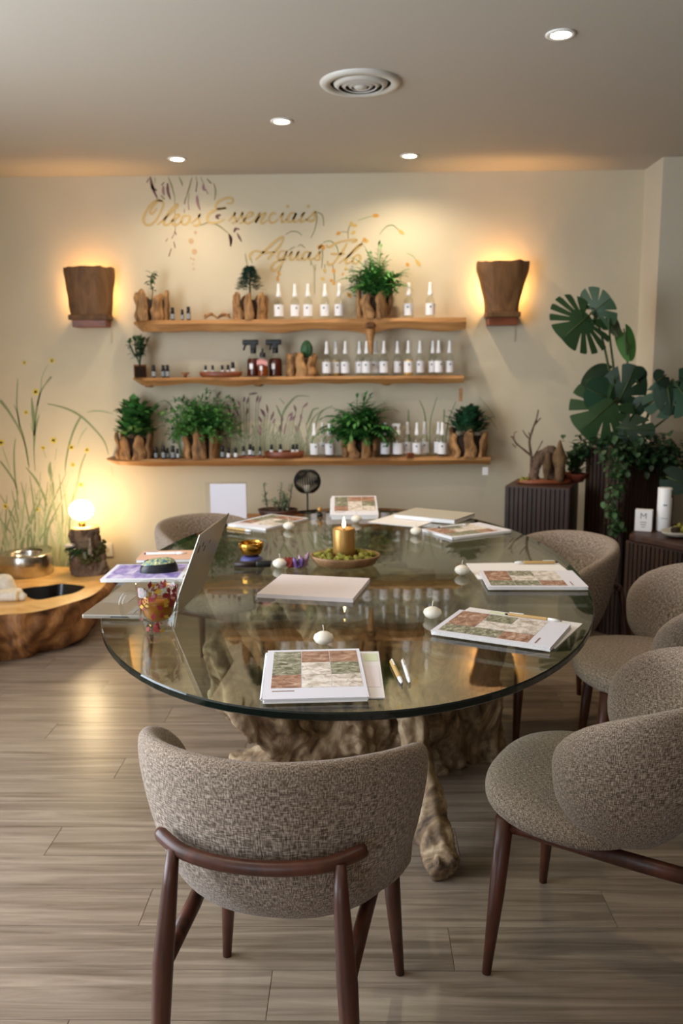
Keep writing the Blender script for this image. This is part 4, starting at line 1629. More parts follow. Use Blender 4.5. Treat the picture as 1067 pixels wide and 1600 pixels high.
# tall grasses and yellow flowers at the left
mb = MB()
for pts, w, c in (
        ([(0, 390), (80, 490), (180, 660), (240, 820), (270, 1000)], [.02, .012, .008, .004], GRN),
        ([(165, 190), (155, 400), (175, 590), (215, 720), (250, 900), (270, 1020)], [.004, .007, .01, .008, .004], GRN),
        ([(130, 430), (165, 520), (185, 640)], [.003, .008, .004], GRN),
        ([(440, 60), (390, 170), (375, 300), (345, 440)], [.003, .006, .008], GRN2),
        ([(475, 170), (420, 240), (370, 330), (335, 500), (318, 700)], [.012, .006, .008, .012, .004], GRN),
        ([(292, 360), (305, 500), (318, 700), (315, 860), (325, 1040)], [.004, .02, .016, .006, .003], GRN),
        ([(365, 520), (335, 620), (318, 720)], [.003, .012, .006], GRN),
        ([(280, 600), (300, 660), (318, 720)], [.003, .008, .004], GRN2),
        ([(440, 420), (600, 460), (740, 530), (870, 650), (965, 770), (1005, 890)], [.004, .009, .012, .01, .008, .004], GRN),
        ([(800, 500), (870, 487), (950, 490), (1045, 515)], [.003, .008, .008, .003], GRN2),
        ([(745, 545), (690, 650), (640, 800), (610, 960), (603, 1060)], [.012, .012, .010, .01, .003], GRN),
        ([(810, 640), (760, 700), (715, 810)], [.003, .006, .002], GRN2),
        ([(795, 880), (750, 1000), (715, 1180), (700, 1290)], [.006, .009, .006, .003], GRN),
        ([(465, 960), (462, 1040), (490, 1180), (500, 1300)], [.005, .024, .012, .005], GRN),
        ([(240, 1010), (330, 1120), (400, 1260), (440, 1390)], [.004, .014, .014, .008], GRN),
        ([(0, 950), (90, 1070), (150, 1190), (170, 1400)], [.01, .012, .01, .006], GRN),
        ([(145, 740), (130, 860), (135, 1050), (150, 1200)], [.003, .008, .010, .006], GRN),
        ([(20, 820), (60, 930), (95, 1040)], [.003, .006, .004], GRN2),
        ([(400, 840), (425, 920)], [.004, .004], GRN2),
        ([(525, 830), (510, 940)], [.004, .004], GRN2),
        ([(1030, 1000), (1048, 1100)], [.005, .004], GRN2)):
    ribbon(mb, C0(pts), w, c)
for fx, fy, fs_ in ((480, 20, 1), (330, 310, 1.3), (240, 500, .9), (10, 780, 1.3), (495, 760, 1.3), (400, 830, .9), (660, 825, 1.1), (805, 850, 1), (675, 985, .9), (225, 40, .8), (750, 1170, .9), (50, 1370, 1.1), (345, 1400, 1.0)):
    for k in range(4):
        a = k * 1.6 + fx
        ribbon(mb, C0([(fx, fy), (fx + 22 * fs_ * math.cos(a), fy + 22 * fs_ * math.sin(a))]), [.010 * fs_, .020 * fs_], YEL, WP - .0003)
for i in range(95):
    x0 = RT.uniform(-30, 125)
    h = RT.uniform(60, 170) * (1 - abs(x0 - 75) / 260)
    p = [(x0 + RT.uniform(-6, 6), 893), (x0 + RT.uniform(-8, 8), 893 - h * .5), (x0 + RT.uniform(-30, 30), 893 - h)]
    ribbon(mb, [atY(a, b, WP) for a, b in p], [.014, .012, .003], RT.choice([GRN, GRN2, (.42, .42, .22), (.50, .48, .30)]), WP - .0002 - i * 2e-6, 4)
done(mb, 'grass_mural', 'painted tall grasses with yellow flowers on the wall at the left')

# lavender grasses above the bottom shelf
mb = MB()
stalks = [((240, 60), (205, 100), 1), ((330, 110), (350, 160), 1), ((380, 140), (400, 180), 0), ((437, 105), (430, 150), 1), ((470, 110), (455, 165), 1), ((545, 75), (475, 85), 1), ((550, 95), (535, 150), 1), ((575, 100), (555, 155), 0),
          ((300, 190), (320, 245), 1), ((360, 200), (390, 270), 1), ((345, 240), (335, 280), 1), ((465, 200), (450, 260), 1), ((570, 205), (600, 265), 1), ((620, 170), (630, 240), 1), ((680, 230), (655, 300), 1), ((590, 215), (610, 275), 0),
          ((555, 270), (580, 320), 1), ((560, 340), (575, 400), 0), ((840, 235), (800, 270), 0), ((850, 175), (865, 230), 1), ((965, 155), (925, 195), 0), ((835, 250), (815, 310), 0), ((860, 260), (835, 300), 0), ((905, 250), (905, 300), 0),
          ((780, 330), (765, 420), 0), ((860, 345), (875, 395), 0), ((730, 340), (735, 395), 1), ((545, 385), (570, 420), 0), ((670, 330), (690, 290), 0), ((745, 270), (750, 310), 1)]
for a, b, dk in stalks:
    ribbon(mb, C6([a, ((a[0] + b[0]) / 2 + 2, (a[1] + b[1]) / 2), b]), [.004, .014, .006], PUR2 if not dk else (.21, .12, .11), WP - .0004)
    bx_ = b[0] + (480 - b[0]) * .15
    ribbon(mb, C6([b, ((b[0] + bx_) / 2, (b[1] + 520) / 2), (bx_, 560)]), [.004, .006, .006], (.33, .32, .20))
for i in range(170):
    c0 = RT.choice([340, 430, 520, 640, 700, 850, 930])
    x0 = c0 + RT.uniform(-50, 50)
    h = RT.uniform(80, 260)
    ribbon(mb, C6([(x0, 580), (x0 + RT.uniform(-10, 10), 580 - h * .5), (x0 + RT.uniform(-60, 60), 580 - h)]), [.008, .006, .002], RT.choice([(.33, .33, .2), (.42, .42, .27), (.28, .28, .17)]), WP - .0001 - i * 1e-6, 4)
for pts, w in (([(980, 105), (880, 100), (820, 150), (770, 220), (745, 300), (750, 400)], [.003, .008, .014, .01, .006]), ([(700, 175), (725, 230), (745, 280)], [.004, .012, .006]), ([(1060, 200), (1010, 215), (980, 280), (950, 350)], [.004, .01, .012, .004]),
               ([(730, 120), (770, 165)], [.003, .006])):
    ribbon(mb, C6(pts), w, GRN)
# blades left of the feathery fern and near the right bottles
for pts, w in (([(262, 627), (275, 650), (282, 700), (286, 712)], [.004, .014, .01, .008]), ([(250, 628), (258, 626), (266, 632)], [.003, .006, .006]), ([(272, 660), (278, 690), (283, 712)], [.004, .01, .006]), ([(638, 640), (640, 690), (648, 712)], [.006, .014, .01]),
               ([(655, 625), (664, 650), (668, 712)], [.003, .008, .006]), ([(683, 620), (672, 660), (672, 712)], [.003, .006, .006]), ([(712, 628), (700, 660), (694, 712)], [.003, .008, .006]), ([(694, 640), (692, 680), (690, 712)], [.008, .008, .006]),
               ([(740, 655), (760, 650), (778, 672)], [.002, .006, .003]), ([(748, 620), (765, 640), (774, 655)], [.002, .004, .002]), ([(478, 712), (486, 660), (505, 640)], [.008, .008, .003]), ([(484, 712), (498, 650), (520, 634)], [.008, .010, .003])):
    ribbon(mb, [atY(a, b, WP) for a, b in pts], w, GRN)
done(mb, 'lavender_mural', 'painted purple flowering grasses on the wall behind the bottom shelf')

# hanging purple sprigs around the first lettering
mb = MB()
for pts in ([(165, 75), (180, 150), (205, 230), (240, 300)], [(175, 150), (195, 200), (235, 215)], [(150, 90), (130, 135)], [(310, 130), (280, 165)], [(300, 170), (300, 230), (310, 270)], [(275, 270), (315, 310)], [(345, 140), (350, 230), (375, 310)],
            [(720, 150), (720, 200), (740, 215)], [(740, 200), (765, 255)], [(755, 95), (800, 145)], [(655, 130), (640, 230)], [(650, 270), (660, 350), (685, 425)], [(560, 340), (568, 420)], [(520, 410), (520, 450)], [(530, 300), (522, 360)],
            [(425, 640), (390, 720)], [(420, 640), (435, 680)], [(350, 715), (325, 750)], [(385, 820), (358, 905)], [(410, 750), (425, 815)], [(985, 670), (1003, 740), (1000, 800)], [(900, 470), (855, 490), (880, 515)], [(1060, 620), (1040, 655)]):
    ribbon(mb, C3(pts), [.004, .015, .006] if len(pts) < 3 else [.006, .017, .014, .005], RT.choice([PUR, PUR, PUR2]), WP - .0004)
for pts in ([(350, 75), (390, 180), (420, 290)], [(460, 75), (490, 130), (500, 170)], [(600, 80), (570, 190), (530, 320)], [(640, 70), (655, 160)], [(690, 80), (720, 150)], [(825, 140), (845, 220), (835, 320)], [(420, 290), (425, 640)], [(570, 250), (560, 340)],
            [(610, 580), (700, 575), (780, 550), (870, 580), (950, 640), (985, 670)], [(215, 80), (215, 140)]):
    ribbon(mb, C3(pts), [.004, .010, .004], OLV, WP - .0003)
for pts in ([(150, 430), (165, 400), (205, 405)], [(180, 440), (200, 480), (222, 520)], [(105, 450), (125, 490), (120, 565)]):
    ribbon(mb, C4(pts), [.004, .014, .004], PUR, WP - .0004)
for (a, b), r in (((590, 745), .016), ((625, 855), .016), ((635, 655), .009), ((590, 925), .006), ((618, 935), .006), ((610, 985), .005), ((618, 1035), .006)):
    c = C3([(a, b)])[0]
    mb.col = (.55, .36, .2, 1)
    mb.poly([(c.x + r * math.cos(k * .7), WP - .0003, c.z + r * math.sin(k * .7)) for k in range(9)][::-1])
    mb.col = None
done(mb, 'hanging_sprig_mural', 'painted purple sprigs hanging from the ceiling line around the lettering')

# orange and olive sprigs around the second lettering
mb = MB()
for fnc, pts, c in ((C5, [(0, 140), (60, 60), (85, 110), (65, 220), (30, 290)], OLV), (C5, [(60, 60), (130, 90), (145, 185)], OLV), (C5, [(140, 330), (200, 318), (255, 360), (275, 430)], GRN), (C5, [(125, 340), (135, 440), (125, 560)], OLV), (C5, [(150, 520), (160, 600)], OLV),
                    (C5, [(360, 300), (360, 220), (390, 150)], OLV), (C5, [(350, 240), (300, 235)], OLV), (C5, [(440, 140), (510, 115), (570, 100)], GRN2), (C5, [(635, 260), (690, 195), (750, 180), (800, 220)], GRN), (C5, [(870, 425), (920, 445), (960, 490)], GRN2), (C5, [(815, 680), (830, 590), (900, 560)], GRN2),
                    (C5, [(240, 700), (235, 600), (220, 520)], OLV), (C5, [(410, 410), (480, 330), (520, 300)], OLV), (C4, [(630, 455), (680, 425), (740, 430), (780, 460)], OLV), (C4, [(255, 630), (265, 690), (280, 750)], OLV), (C4, [(300, 650), (320, 720)], OLV), (C4, [(595, 740), (570, 800), (550, 880)], OLV),
                    (C4, [(660, 600), (690, 578), (720, 570)], OLV), (C4, [(740, 565), (770, 548), (810, 580)], OLV), (C4, [(865, 700), (860, 740)], OLV), (C4, [(905, 730), (905, 790)], OLV), (C5, [(30, 500), (60, 560), (65, 700), (65, 780)], (.4, .36, .22))):
    ribbon(mb, fnc(pts), [.004, .007, .004], c, WP - .0003)
for p, q in (((570, 95), (630, 95)), ((800, 220), (850, 260)), ((950, 480), (995, 540)), ((255, 262), (295, 240)), ((385, 145), (390, 190)), ((395, 185), (440, 180)), ((385, 255), (425, 232)), ((500, 330), (540, 312)), ((510, 290), (490, 320)), ((120, 640), (150, 660)), ((325, 560), (355, 562)), ((305, 605), (320, 610)),
             ((150, 590), (155, 560)), ((225, 560), (240, 600)), ((225, 680), (242, 700)), ((350, 770), (385, 815)), ((440, 740), (460, 770)), ((725, 680), (760, 690)), ((90, 380), (120, 360)), ((210, 650), (215, 680)), ((130, 350), (150, 395)), ((870, 510), (890, 540))):
    ribbon(mb, C5([p, ((p[0] + q[0]) / 2, (p[1] + q[1]) / 2), q]), [.006, .022, .006], RT.choice([ORG, ORG, (.6, .4, .12)]), WP - .0004)
for p, q in (((555, 790), (575, 830)), ((550, 840), (560, 880)), ((935, 590), (965, 550))):
    ribbon(mb, C4([p, q]), [.01, .016], ORG, WP - .0004)
done(mb, 'orange_sprig_mural', 'painted orange and olive sprigs on the wall around the fern and lettering')


# ================================================================== LEFT: BURL TABLE AND WHAT STANDS ON IT
BZ = .25
bt = thing('burl_table', 'low live edge burl wood table with a dark hollow at the left', 'table', (-2.0, 4.52, 0))
# outline of the slab (world x, y)
BO = [atZ(px, py, BZ) for px, py in ((-120, 990), (-40, 972), (0, 961), (40, 958), (75, 952), (110, 942), (140, 932), (158, 920), (168, 905), (163, 893))]
BO = [(p.x, p.y) for p in BO] + [(-1.42, 4.86), (-1.7, 4.96), (-2.1, 5.0), (-2.4, 4.95), (-2.44, 4.4)]
HO = [atZ(px, py, BZ) for px, py in ((30, 922), (45, 918), (75, 915), (95, 912), (120, 914), (133, 917), (118, 926), (95, 931), (60, 937), (42, 932))]
HO = [(p.x, p.y) for p in HO]


def closed_smooth(pts, k=5):
    n = len(pts)
    out = []
    for i in range(n):
        p0, p1, p2, p3 = [V3((*pts[(i + j - 1) % n], 0)) for j in range(4)]
        for j in range(k):
            t_ = j / k
            q = .5 * ((2 * p1) + (p2 - p0) * t_ + (2 * p0 - 5 * p1 + 4 * p2 - p3) * t_ * t_ + (3 * p1 - p0 - 3 * p2 + p3) * t_ ** 3)
            out.append((q.x, q.y))
    return out


bo = closed_smooth(BO, 6)
ho = closed_smooth(HO, 5)
bm = bmesh.new()
ov = [bm.verts.new((x + 2.0, y - 4.52, BZ)) for x, y in bo]
hv = [bm.verts.new((x + 2.0, y - 4.52, BZ)) for x, y in ho]
ed = [bm.edges.new((ov[i], ov[(i + 1) % len(ov)])) for i in range(len(ov))] + [bm.edges.new((hv[i], hv[(i + 1) % len(hv)])) for i in range(len(hv))]
bmesh.ops.triangle_fill(bm, use_beauty=True, edges=ed)
for f in bm.faces:
    if f.normal.z < 0:
        f.normal_flip()
me = bpy.data.meshes.new('slab_top')
bm.to_mesh(me)
bm.free()
me.materials.append(MATS['burl_top'])
o = bpy.data.objects.new('slab_top', me)
COL.objects.link(o)
o.parent = bt
mb = MB()
nb = len(bo)
cxy = V3((-1.9, 4.5, 0))


def side(u, v):
    i = int(round(u * nb)) % nb
    p = V3((bo[i][0], bo[i][1], 0))
    d = (p - cxy).normalized()
    z = BZ * (1 - v)
    k = .0 if v < .02 else (.02 * math.sin(v * 3) - .10 * v * v)
    lump = 0 if v < .02 else .05 * noise.noise(V3((p.x * 5, p.y * 5, z * 7))) + .03 * noise.noise(V3((p.x * 14, p.y * 14, z * 16)))
    q = p + d * (k + lump)
    return V3((q.x + 2.0, min(q.y, 5.04) - 4.52, z + (.001 if v > .99 else 0)))


mb.grid(lambda u, v: side(u, 1 - v), nb, 16, True)
mb.obj('bark_side', 'burl_side', bt)
mb = MB()
nh = len(ho)
hc = V3((sum(p[0] for p in ho) / nh, sum(p[1] for p in ho) / nh, 0))


def hole(u, v):
    i = int(round(u * nh)) % nh
    p = V3((ho[i][0], ho[i][1], 0))
    q = p + (hc - p) * (.02 + .3 * v if v < .99 else 1)
    return V3((q.x + 2.0, q.y - 4.52, BZ - .12 * v))


mb.grid(lambda u, v: hole(1 - u, v), nh, 6, True)
mb.obj('hollow', 'black_resin', bt)

# steel bowl
c = atZ(40, 897, BZ)
t = thing('steel_basin', 'round stainless steel basin with a folded rim on the burl table', 'basin', (c.x, c.y + .02, BZ), 0)
rs = .15
MB().lathe([(.0001, 0), (rs * .97, 0), (rs, .004), (rs, .118), (rs * .985, .122), (rs * .8, .126), (rs * .62, .121), (rs * .6, .112), (rs * .6, .06), (.0001, .055)], 48).obj('basin_wall', 'steel', t)
MB().grid(lambda u, v: V3((math.cos(-.3 + 2.2 * u) * rs * (.62 + .37 * v), math.sin(-.3 + 2.2 * u) * rs * (.62 + .37 * v), .124 + .016 * math.sin(PI * u) * (.4 + .6 * v))), 20, 4).obj('raised_lip', 'steel', t)

# cloth bundle at the left edge
t = thing('folded_cloth', 'folded pale cloth with a bundle on the burl table at the left edge', 'cloth', atZ(2, 930, BZ), .2)


def fold(zo, rx, ry, h, sd):
    def fn(u, v):
        a, b = 2 * PI * u, v * PI / 2
        r = math.cos(b) ** .5
        k = 1 + .12 * noise.noise(V3((math.cos(a) * 2, math.sin(a) * 2, sd + v * 2)))
        return V3((rx * r * k * spow(math.cos(a), .8), ry * r * k * spow(math.sin(a), .8), zo + h * math.sin(b) * k))
    return fn


MB().grid(fold(.001, .115, .07, .03, 1), 30, 8, True).obj('cloth_layer', 'cloth', t)
MB().grid(fold(.022, .095, .05, .075, 4), 30, 8, True).obj('rolled_top', 'cloth', t, True, (-.03, .06, 0))
t = thing('tied_bundle', 'small tied bundle lying in front of the folded cloth', 'bundle', atZ(24, 939, BZ), R_(8))
MB().tube([(-.08, 0, .022), (-.03, 0, .024), (.04, 0, .022), (.055, 0, .02)], [.018, .024, .021, .013], 14).obj('bundle_body', 'cloth', t)
MB().tube([(.01, 0, .0232), (.024, 0, .0226)], [.0245, .0235], 14).obj('tie_band', 'bamboo', t)

# stump lamp
c = atZ(136, 897, BZ)
LX, LY = c.x, c.y + .03
t = thing('stump_lamp', 'tree stump lamp with a glowing globe bulb and moss on the burl table', 'lamp', (LX, LY, BZ), 0)
ztop = atY(133, 824, LY).z - BZ
mb = MB()
lumpy_tube(mb, [(0, 0, .0), (0, 0, ztop * .5), (-.006, 0, ztop - .004)], [.105, .09, .082], 22, .14, 12, 3)
lumpy_tube(mb, [(.09, -.02, .0), (.075, -.02, .06), (.05, -.01, .14)], [.035, .04, .03], 10, .3, 14, 6)
organic(mb, 'stump', 'bark', t, .006, .035, .05, .014, 0)
MB().lathe([(.0001, 0), (.078, 0), (.08, -.004)], 28).obj('stump_top', 'burl_top', t, True, (-.006, 0, ztop + .004))
bz = atY(127, 797, LY).z - BZ
bx0 = atY(127, 797, LY).x - LX
MB().ball((0, 0, 0), .068, 28, .84).obj('globe_bulb', 'globe_glow', t, True, (bx0, 0, bz))
MB().lathe([(.022, ztop), (.02, ztop + .02), (.014, ztop + .03)], 16).obj('socket', 'brass', t, True, (bx0, 0, 0))
mb = MB()
for i in range(150):
    a = RT.uniform(-PI * 1.05, PI * .05)
    mb.ball((math.cos(a) * .095, math.sin(a) * .095, ztop * (.42 + RT.uniform(-.13, .16) + (.12 if a > -.5 else 0))), RT.uniform(.006, .015), 6, .8, .7)
mb.obj('moss_tufts', 'moss_dark', t, True, kind='stuff')
mb = MB()
for i in range(60):
    a = RT.uniform(-PI * .9, -PI * .3)
    p = V3((math.cos(a) * .1, math.sin(a) * .1, ztop * RT.uniform(.45, .62)))
    leaf(mb, p, V3((math.cos(a), math.sin(a), RT.uniform(-.3, .9))), .034, .02, col=G_DARK if i % 3 else (.3, .3, .22), k=2)
mb.obj('small_succulents', 'leaf', t, True, kind='stuff')
MB().ball((-.075, -.07, ztop * .66), .034, 14, .35).obj('mushroom_cap', 'ceramic_grey', t)
MB().tube(smoothpath([(.045, -.088, ztop * .82), (.05, -.1, ztop * .65), (.046, -.106, ztop * .48)], 4), [.006] * 4 + [.012] * 4 + [.006], 8).obj('pale_root', 'driftwood_grey', t)
# wall outlet behind
t = thing('wall_outlet', 'white wall outlet low on the wall behind the stump lamp', 'outlet', atY(166, 859, WALL_Y - .005))
bevel(MB().box((0, 0, 0), (.08, .01, .085)).obj('face_plate', 'outlet_white', t, False), .003)
MB().lathe([(.0001, 0), (.02, 0)], 18).obj('socket', 'cord', t, True, (0, -.0056, 0), (PI / 2, 0, 0))


# ================================================================== BEHIND THE TABLE: BENCH WITH SIGN, SUCCULENT, LANTERN
BNZ = .6
t = thing('wooden_bench', 'narrow wooden console behind the far end of the glass table', 'console', (-.3, 4.62, 0))
mb = MB()
pl = []
for i in range(40):
    a = 2 * PI * i / 40
    pl.append((.62 * spow(math.cos(a), .35) * (1 + .02 * noise.noise(V3((a * 3, 0, 0)))), .17 * spow(math.sin(a), .45) * (1 + .06 * noise.noise(V3((a * 4, 5, 0))))))
mb.prism(pl, BNZ - .045, BNZ)
bevel(mb.obj('top_slab', 'shelf_wood', t, False), .006)
for x in (-.46, .46):
    q = MB()
    lumpy_tube(q, [(x, 0, 0), (x, 0, .3), (x, 0, BNZ - .046)], [.1, .08, .1], 14, .15, 9, int(x * 10))
    q.obj('stump_leg', 'driftwood_grey', t)
yb = 4.6
p0, p1 = atY(328, 757, yb), atY(384, 757, yb)
cx = (p0.x + p1.x) / 2
t = thing('sign_stand', 'white sheet in a clear acrylic stand behind the far left chair', 'sign', (cx, yb, BNZ))
hgt = p0.z - BNZ
MB().box((0, -.004, hgt / 2 + .004), (p1.x - p0.x, .002, hgt)).obj('sheet', 'paper_cool', t, False)
MB().box((-.01, .001, hgt / 2 + .006), (p1.x - p0.x + .035, .004, hgt + .012)).obj('acrylic_panel', 'acrylic', t, False)
MB().box((-.01, 0, .003), (p1.x - p0.x + .035, .09, .006)).obj('acrylic_foot', 'acrylic', t, False)
pc = atY(434, 800, yb)
t = thing('succulent_bowl', 'dark wooden bowl planted behind the far notebook', 'plant pot', (pc.x, yb, BNZ))
MB().lathe([(.0001, 0), (.07, 0), (.1, .03), (.11, .055), (.104, .056), (.09, .04), (.0001, .04)], 28, sy=.8).obj('bowl_wall', 'dark_plank', t)


def grey_succulent(mb):
    for i in range(12):
        a = RT.uniform(0, 2 * PI)
        b0 = V3((RT.uniform(-.07, .07), RT.uniform(-.05, .05), 0))
        h = RT.uniform(.05, .1) if i > 2 else .15
        top = b0 + V3((RT.uniform(-.03, .03), RT.uniform(-.03, .03), h))
        mb.col = (.12, .13, .07, 1)
        mb.tube([b0, top], .003, 5)
        for j in range(16):
            q = RT.uniform(.3, 1)
            leaf(mb, b0 + (top - b0) * q, rdir(-5, 60), .03, .016, col=(.2, .25, .16), k=2, jit=.4)


plant('grey_succulent', 'grey green succulents in the dark bowl behind the far notebook', pc.x, yb, BNZ + .04, grey_succulent, grp='plants behind the table')
pc = atY(480, 752, yb)
t = thing('wire_lantern', 'black wire globe lantern on a thin stem behind the table', 'lantern', (pc.x, yb, BNZ))
lz = pc.z - BNZ
LR = .072
for i in range(34):
    a = 2 * PI * i / 34
    if i == 0:
        wm = MB()
        wm.tube([(LR * math.sin(q), 0, -LR * .95 * math.cos(q)) for q in [.5 + k / 10 * 2.05 for k in range(11)]], .003, 5)
        w0 = wm.obj('cage_wire', 'black_metal', t, True, (0, 0, lz))
    else:
        share(w0, 'cage_wire', t, (0, 0, lz), (0, 0, a))
MB().lathe([(LR * .5, lz - LR * .86), (LR * .52, lz - LR * .8), (LR * .46, lz - LR * .82), (LR * .5, lz - LR * .86)], 24).obj('bottom_ring', 'black_metal', t)
MB().lathe([(LR * .55, lz + LR * .76), (LR * .6, lz + LR * .82), (LR * .5, lz + LR * .84), (LR * .55, lz + LR * .76)], 24).obj('top_ring', 'black_metal', t)
MB().lathe([(.0001, lz - LR * .86), (LR * .5, lz - LR * .84)], 20).obj('candle_plate', 'black_metal', t)
MB().lathe([(.0001, lz - LR * .3), (.018, lz - LR * .3), (.018, lz - LR * .83)], 16).obj('tealight', 'wax', t)
MB().tube([(0, 0, .004), (0, 0, lz - LR * .85)], .0045, 8).obj('stem', 'black_metal', t)
MB().lathe([(.0001, .006), (.045, .005), (.048, 0), (.0001, 0)], 24).obj('foot', 'black_metal', t)
pc = atZ(508, 803, TZ)
t = thing('gold_trinket', 'tiny gold and black trinket left of the propped far notebook', 'ornament', (-.17, 3.8, TZ), 0)
MB().lathe([(.0001, 0), (.012, 0), (.014, .008), (.006, .02), (.0001, .022)], 14).obj('trinket_foot', 'black_plastic', t)
MB().ball((0, 0, .031), .012, 12, 1.1).obj('trinket_top', 'gold_wax', t)


# ================================================================== RIGHT: SLATTED PEDESTALS AND PLANTS
def slat_box(name, label, cat, cx, cy, w, d, h, rz, slat=.017, gap=.006, top=None):
    t = thing(name, label, cat, (cx, cy, 0), R_(rz))
    MB().box((0, 0, h / 2), (w - .02, d - .02, h - .002)).obj('core', 'slat_back', t, False)
    mb = MB()
    n = int(w / (slat + gap))
    for i in range(n):
        x = -w / 2 + (i + .5) * w / n
        mb.box((x, -d / 2 + .004, h / 2), (slat, .012, h))
        mb.box((x, d / 2 - .004, h / 2), (slat, .012, h))
    n = int(d / (slat + gap))
    for i in range(n):
        y = -d / 2 + (i + .5) * d / n
        mb.box((-w / 2 + .004, y, h / 2), (.012, slat, h))
        mb.box((w / 2 - .004, y, h / 2), (.012, slat, h))
    mb.obj('slats', 'dark_slat', t, False, kind='stuff')
    MB().box((0, 0, h + .003), (w, d, .008)).obj('top_board', top or 'dark_plank', t, False)
    return t


PZ = .802
slat_box('slatted_pedestal', 'short dark slatted pedestal carrying a driftwood arrangement', 'pedestal', .98, 4.5, .325, .325, PZ - .007, -22)
PZ += .001
TZ2 = .982
slat_box('slatted_planter', 'tall dark slatted planter with a monstera and ivy', 'planter', 1.462, 4.572, .42, .25, TZ2, 35)
LZ = .617
slat_box('slatted_cabinet', 'low dark slatted cabinet at the right edge behind the chairs', 'cabinet', 1.637, 3.988, .5, .5, LZ - .042, 35)
t = thing('live_edge_plank', 'dark live edge plank lying on the low slatted cabinet', 'plank', (1.637, 3.988, LZ - .034), R_(35))
mb = MB()
pl = [((.262 + .012 * noise.noise(V3((i * .5, 9, 0)))) * spow(math.cos(2 * PI * i / 40), .3), (.27 + .02 * noise.noise(V3((i * .4, 3, 0)))) * spow(math.sin(2 * PI * i / 40), .3)) for i in range(40)]
mb.prism(pl, 0, .034)
bevel(mb.obj('plank_board', 'dark_plank', t, False), .008)
LZ += .001

# white box with printed letter, white tube, moss bowl
pc = atZ(1005, 829, LZ)
t = thing('white_box', 'small white card box with a printed letter M on the low cabinet', 'box', (pc.x, pc.y, LZ), R_(-25))
hb = atY(1005, 796, pc.y).z - LZ
bevel(MB().box((0, 0, hb / 2), (.078, .04, hb)).obj('carton', 'paper', t, False), .001)
q = MB()
for a, b in (((-.012, .6), (-.012, .85)), ((-.012, .85), (0, .7)), ((0, .7), (.012, .85)), ((.012, .85), (.012, .6))):
    q.tube([(a[0], -.0204, a[1] * hb), (b[0], -.0204, b[1] * hb)], .0016, 4)
q.obj('printed_letter', 'label_mark', t, False)
for k in range(3):
    MB().box((0, -.0203, hb * (.42 - k * .11)), (.03 - .006 * k, .0006, .003)).obj('printed_line', 'label_mark', t, False)
pc = atZ(1036, 829, LZ)
ht = atY(1037, 762, pc.y).z - LZ
t = thing('white_tube', 'tall white cylinder tin with a small green print on the low cabinet', 'tin', (pc.x, pc.y, LZ), 0)
MB().lathe([(.0001, 0), (.033, 0), (.034, .002), (.034, ht - .003), (.032, ht), (.0001, ht)], 28).obj('tin_body', 'white_plastic', t)
MB().lathe([(.0345, ht * .78), (.0345, ht * .96)], 6, a0=-PI * .3, a1=-PI * .1).obj('green_print', 'moss_dark', t)
MB().lathe([(.0344, ht * .6), (.0344, ht * .63)], 6, a0=-PI * .66, a1=-PI * .5).obj('text_print', 'label_mark', t)
MB().lathe([(.0344, ht * .3), (.0344, ht * .315)], 8, a0=-PI * .75, a1=-PI * .45).obj('text_print', 'label_grey', t)
pc = atZ(1064, 838, LZ)
t = thing('moss_bowl', 'shallow ceramic dish of yellow moss and stones at the right edge', 'bowl', (pc.x + .02, pc.y, LZ), .4)
MB().lathe([(.0001, .002), (.06, 0), (.11, .012), (.135, .03), (.13, .032), (.1, .018), (.0001, .012)], 36, sy=.6).obj('dish_wall', 'ceramic_grey', t)
mb = MB()
for i in range(120):
    a, r = RT.uniform(0, 2 * PI), math.sqrt(RT.random()) * .1
    mb.ball((r * math.cos(a) + .02, r * math.sin(a) * .55, .026 + RT.uniform(0, .022)), RT.uniform(.007, .013), 6, .8, .6)
mb.obj('moss', 'moss', t, True, kind='stuff')
MB().ball((-.075, -.015, .034), .022, 12, .8, .5).obj('stone', 'soil', t)

# driftwood arrangement on the short pedestal
pc = atY(845, 757, 4.5)
t = thing('driftwood_arrangement', 'driftwood and dried branch arrangement on the short pedestal', 'arrangement', (pc.x, 4.5, PZ))
ox = pc.x


def ap(px, py, y=4.58):
    y -= .08
    p = atY(px, py, y)
    return V3((p.x - ox, y - 4.5, max(0, p.z - PZ)))


q = MB()
q.lathe([(.0001, 0), (.135, 0), (.145, .008), (.135, .02), (.0001, .024)], 30, c=(.015, 0, 0), sy=.5)
q.obj('wood_base', 'red_wood', t)
q = MB()
lumpy_tube(q, [ap(833, 752), ap(838, 725), ap(850, 708), ap(862, 702), ap(868, 715)], [.028, .026, .024, .022, .018], 12, .3, 16, 1)
lumpy_tube(q, [ap(868, 752, 4.6), ap(866, 725, 4.6), ap(862, 702, 4.6)], [.045, .04, .025], 12, .35, 16, 2)
organic(q, 'driftwood_arch', 'bark', t, .006, .02, .05, .008, 1)
q = MB()
lumpy_tube(q, [ap(853, 752, 4.54), ap(855, 730, 4.54), ap(856, 708, 4.54)], [.01, .024, .012], 10, .3, 18, 3)
q.obj('standing_splinter', 'dry_brown', t)
q = MB()
lumpy_tube(q, [ap(875, 752, 4.53), ap(874, 718, 4.53), ap(874, 702, 4.53), ap(875, 688, 4.53)], [.02, .034, .024, .004], 10, .3, 18, 4)
q.obj('dried_cone', 'dry_brown', t)
q = MB()
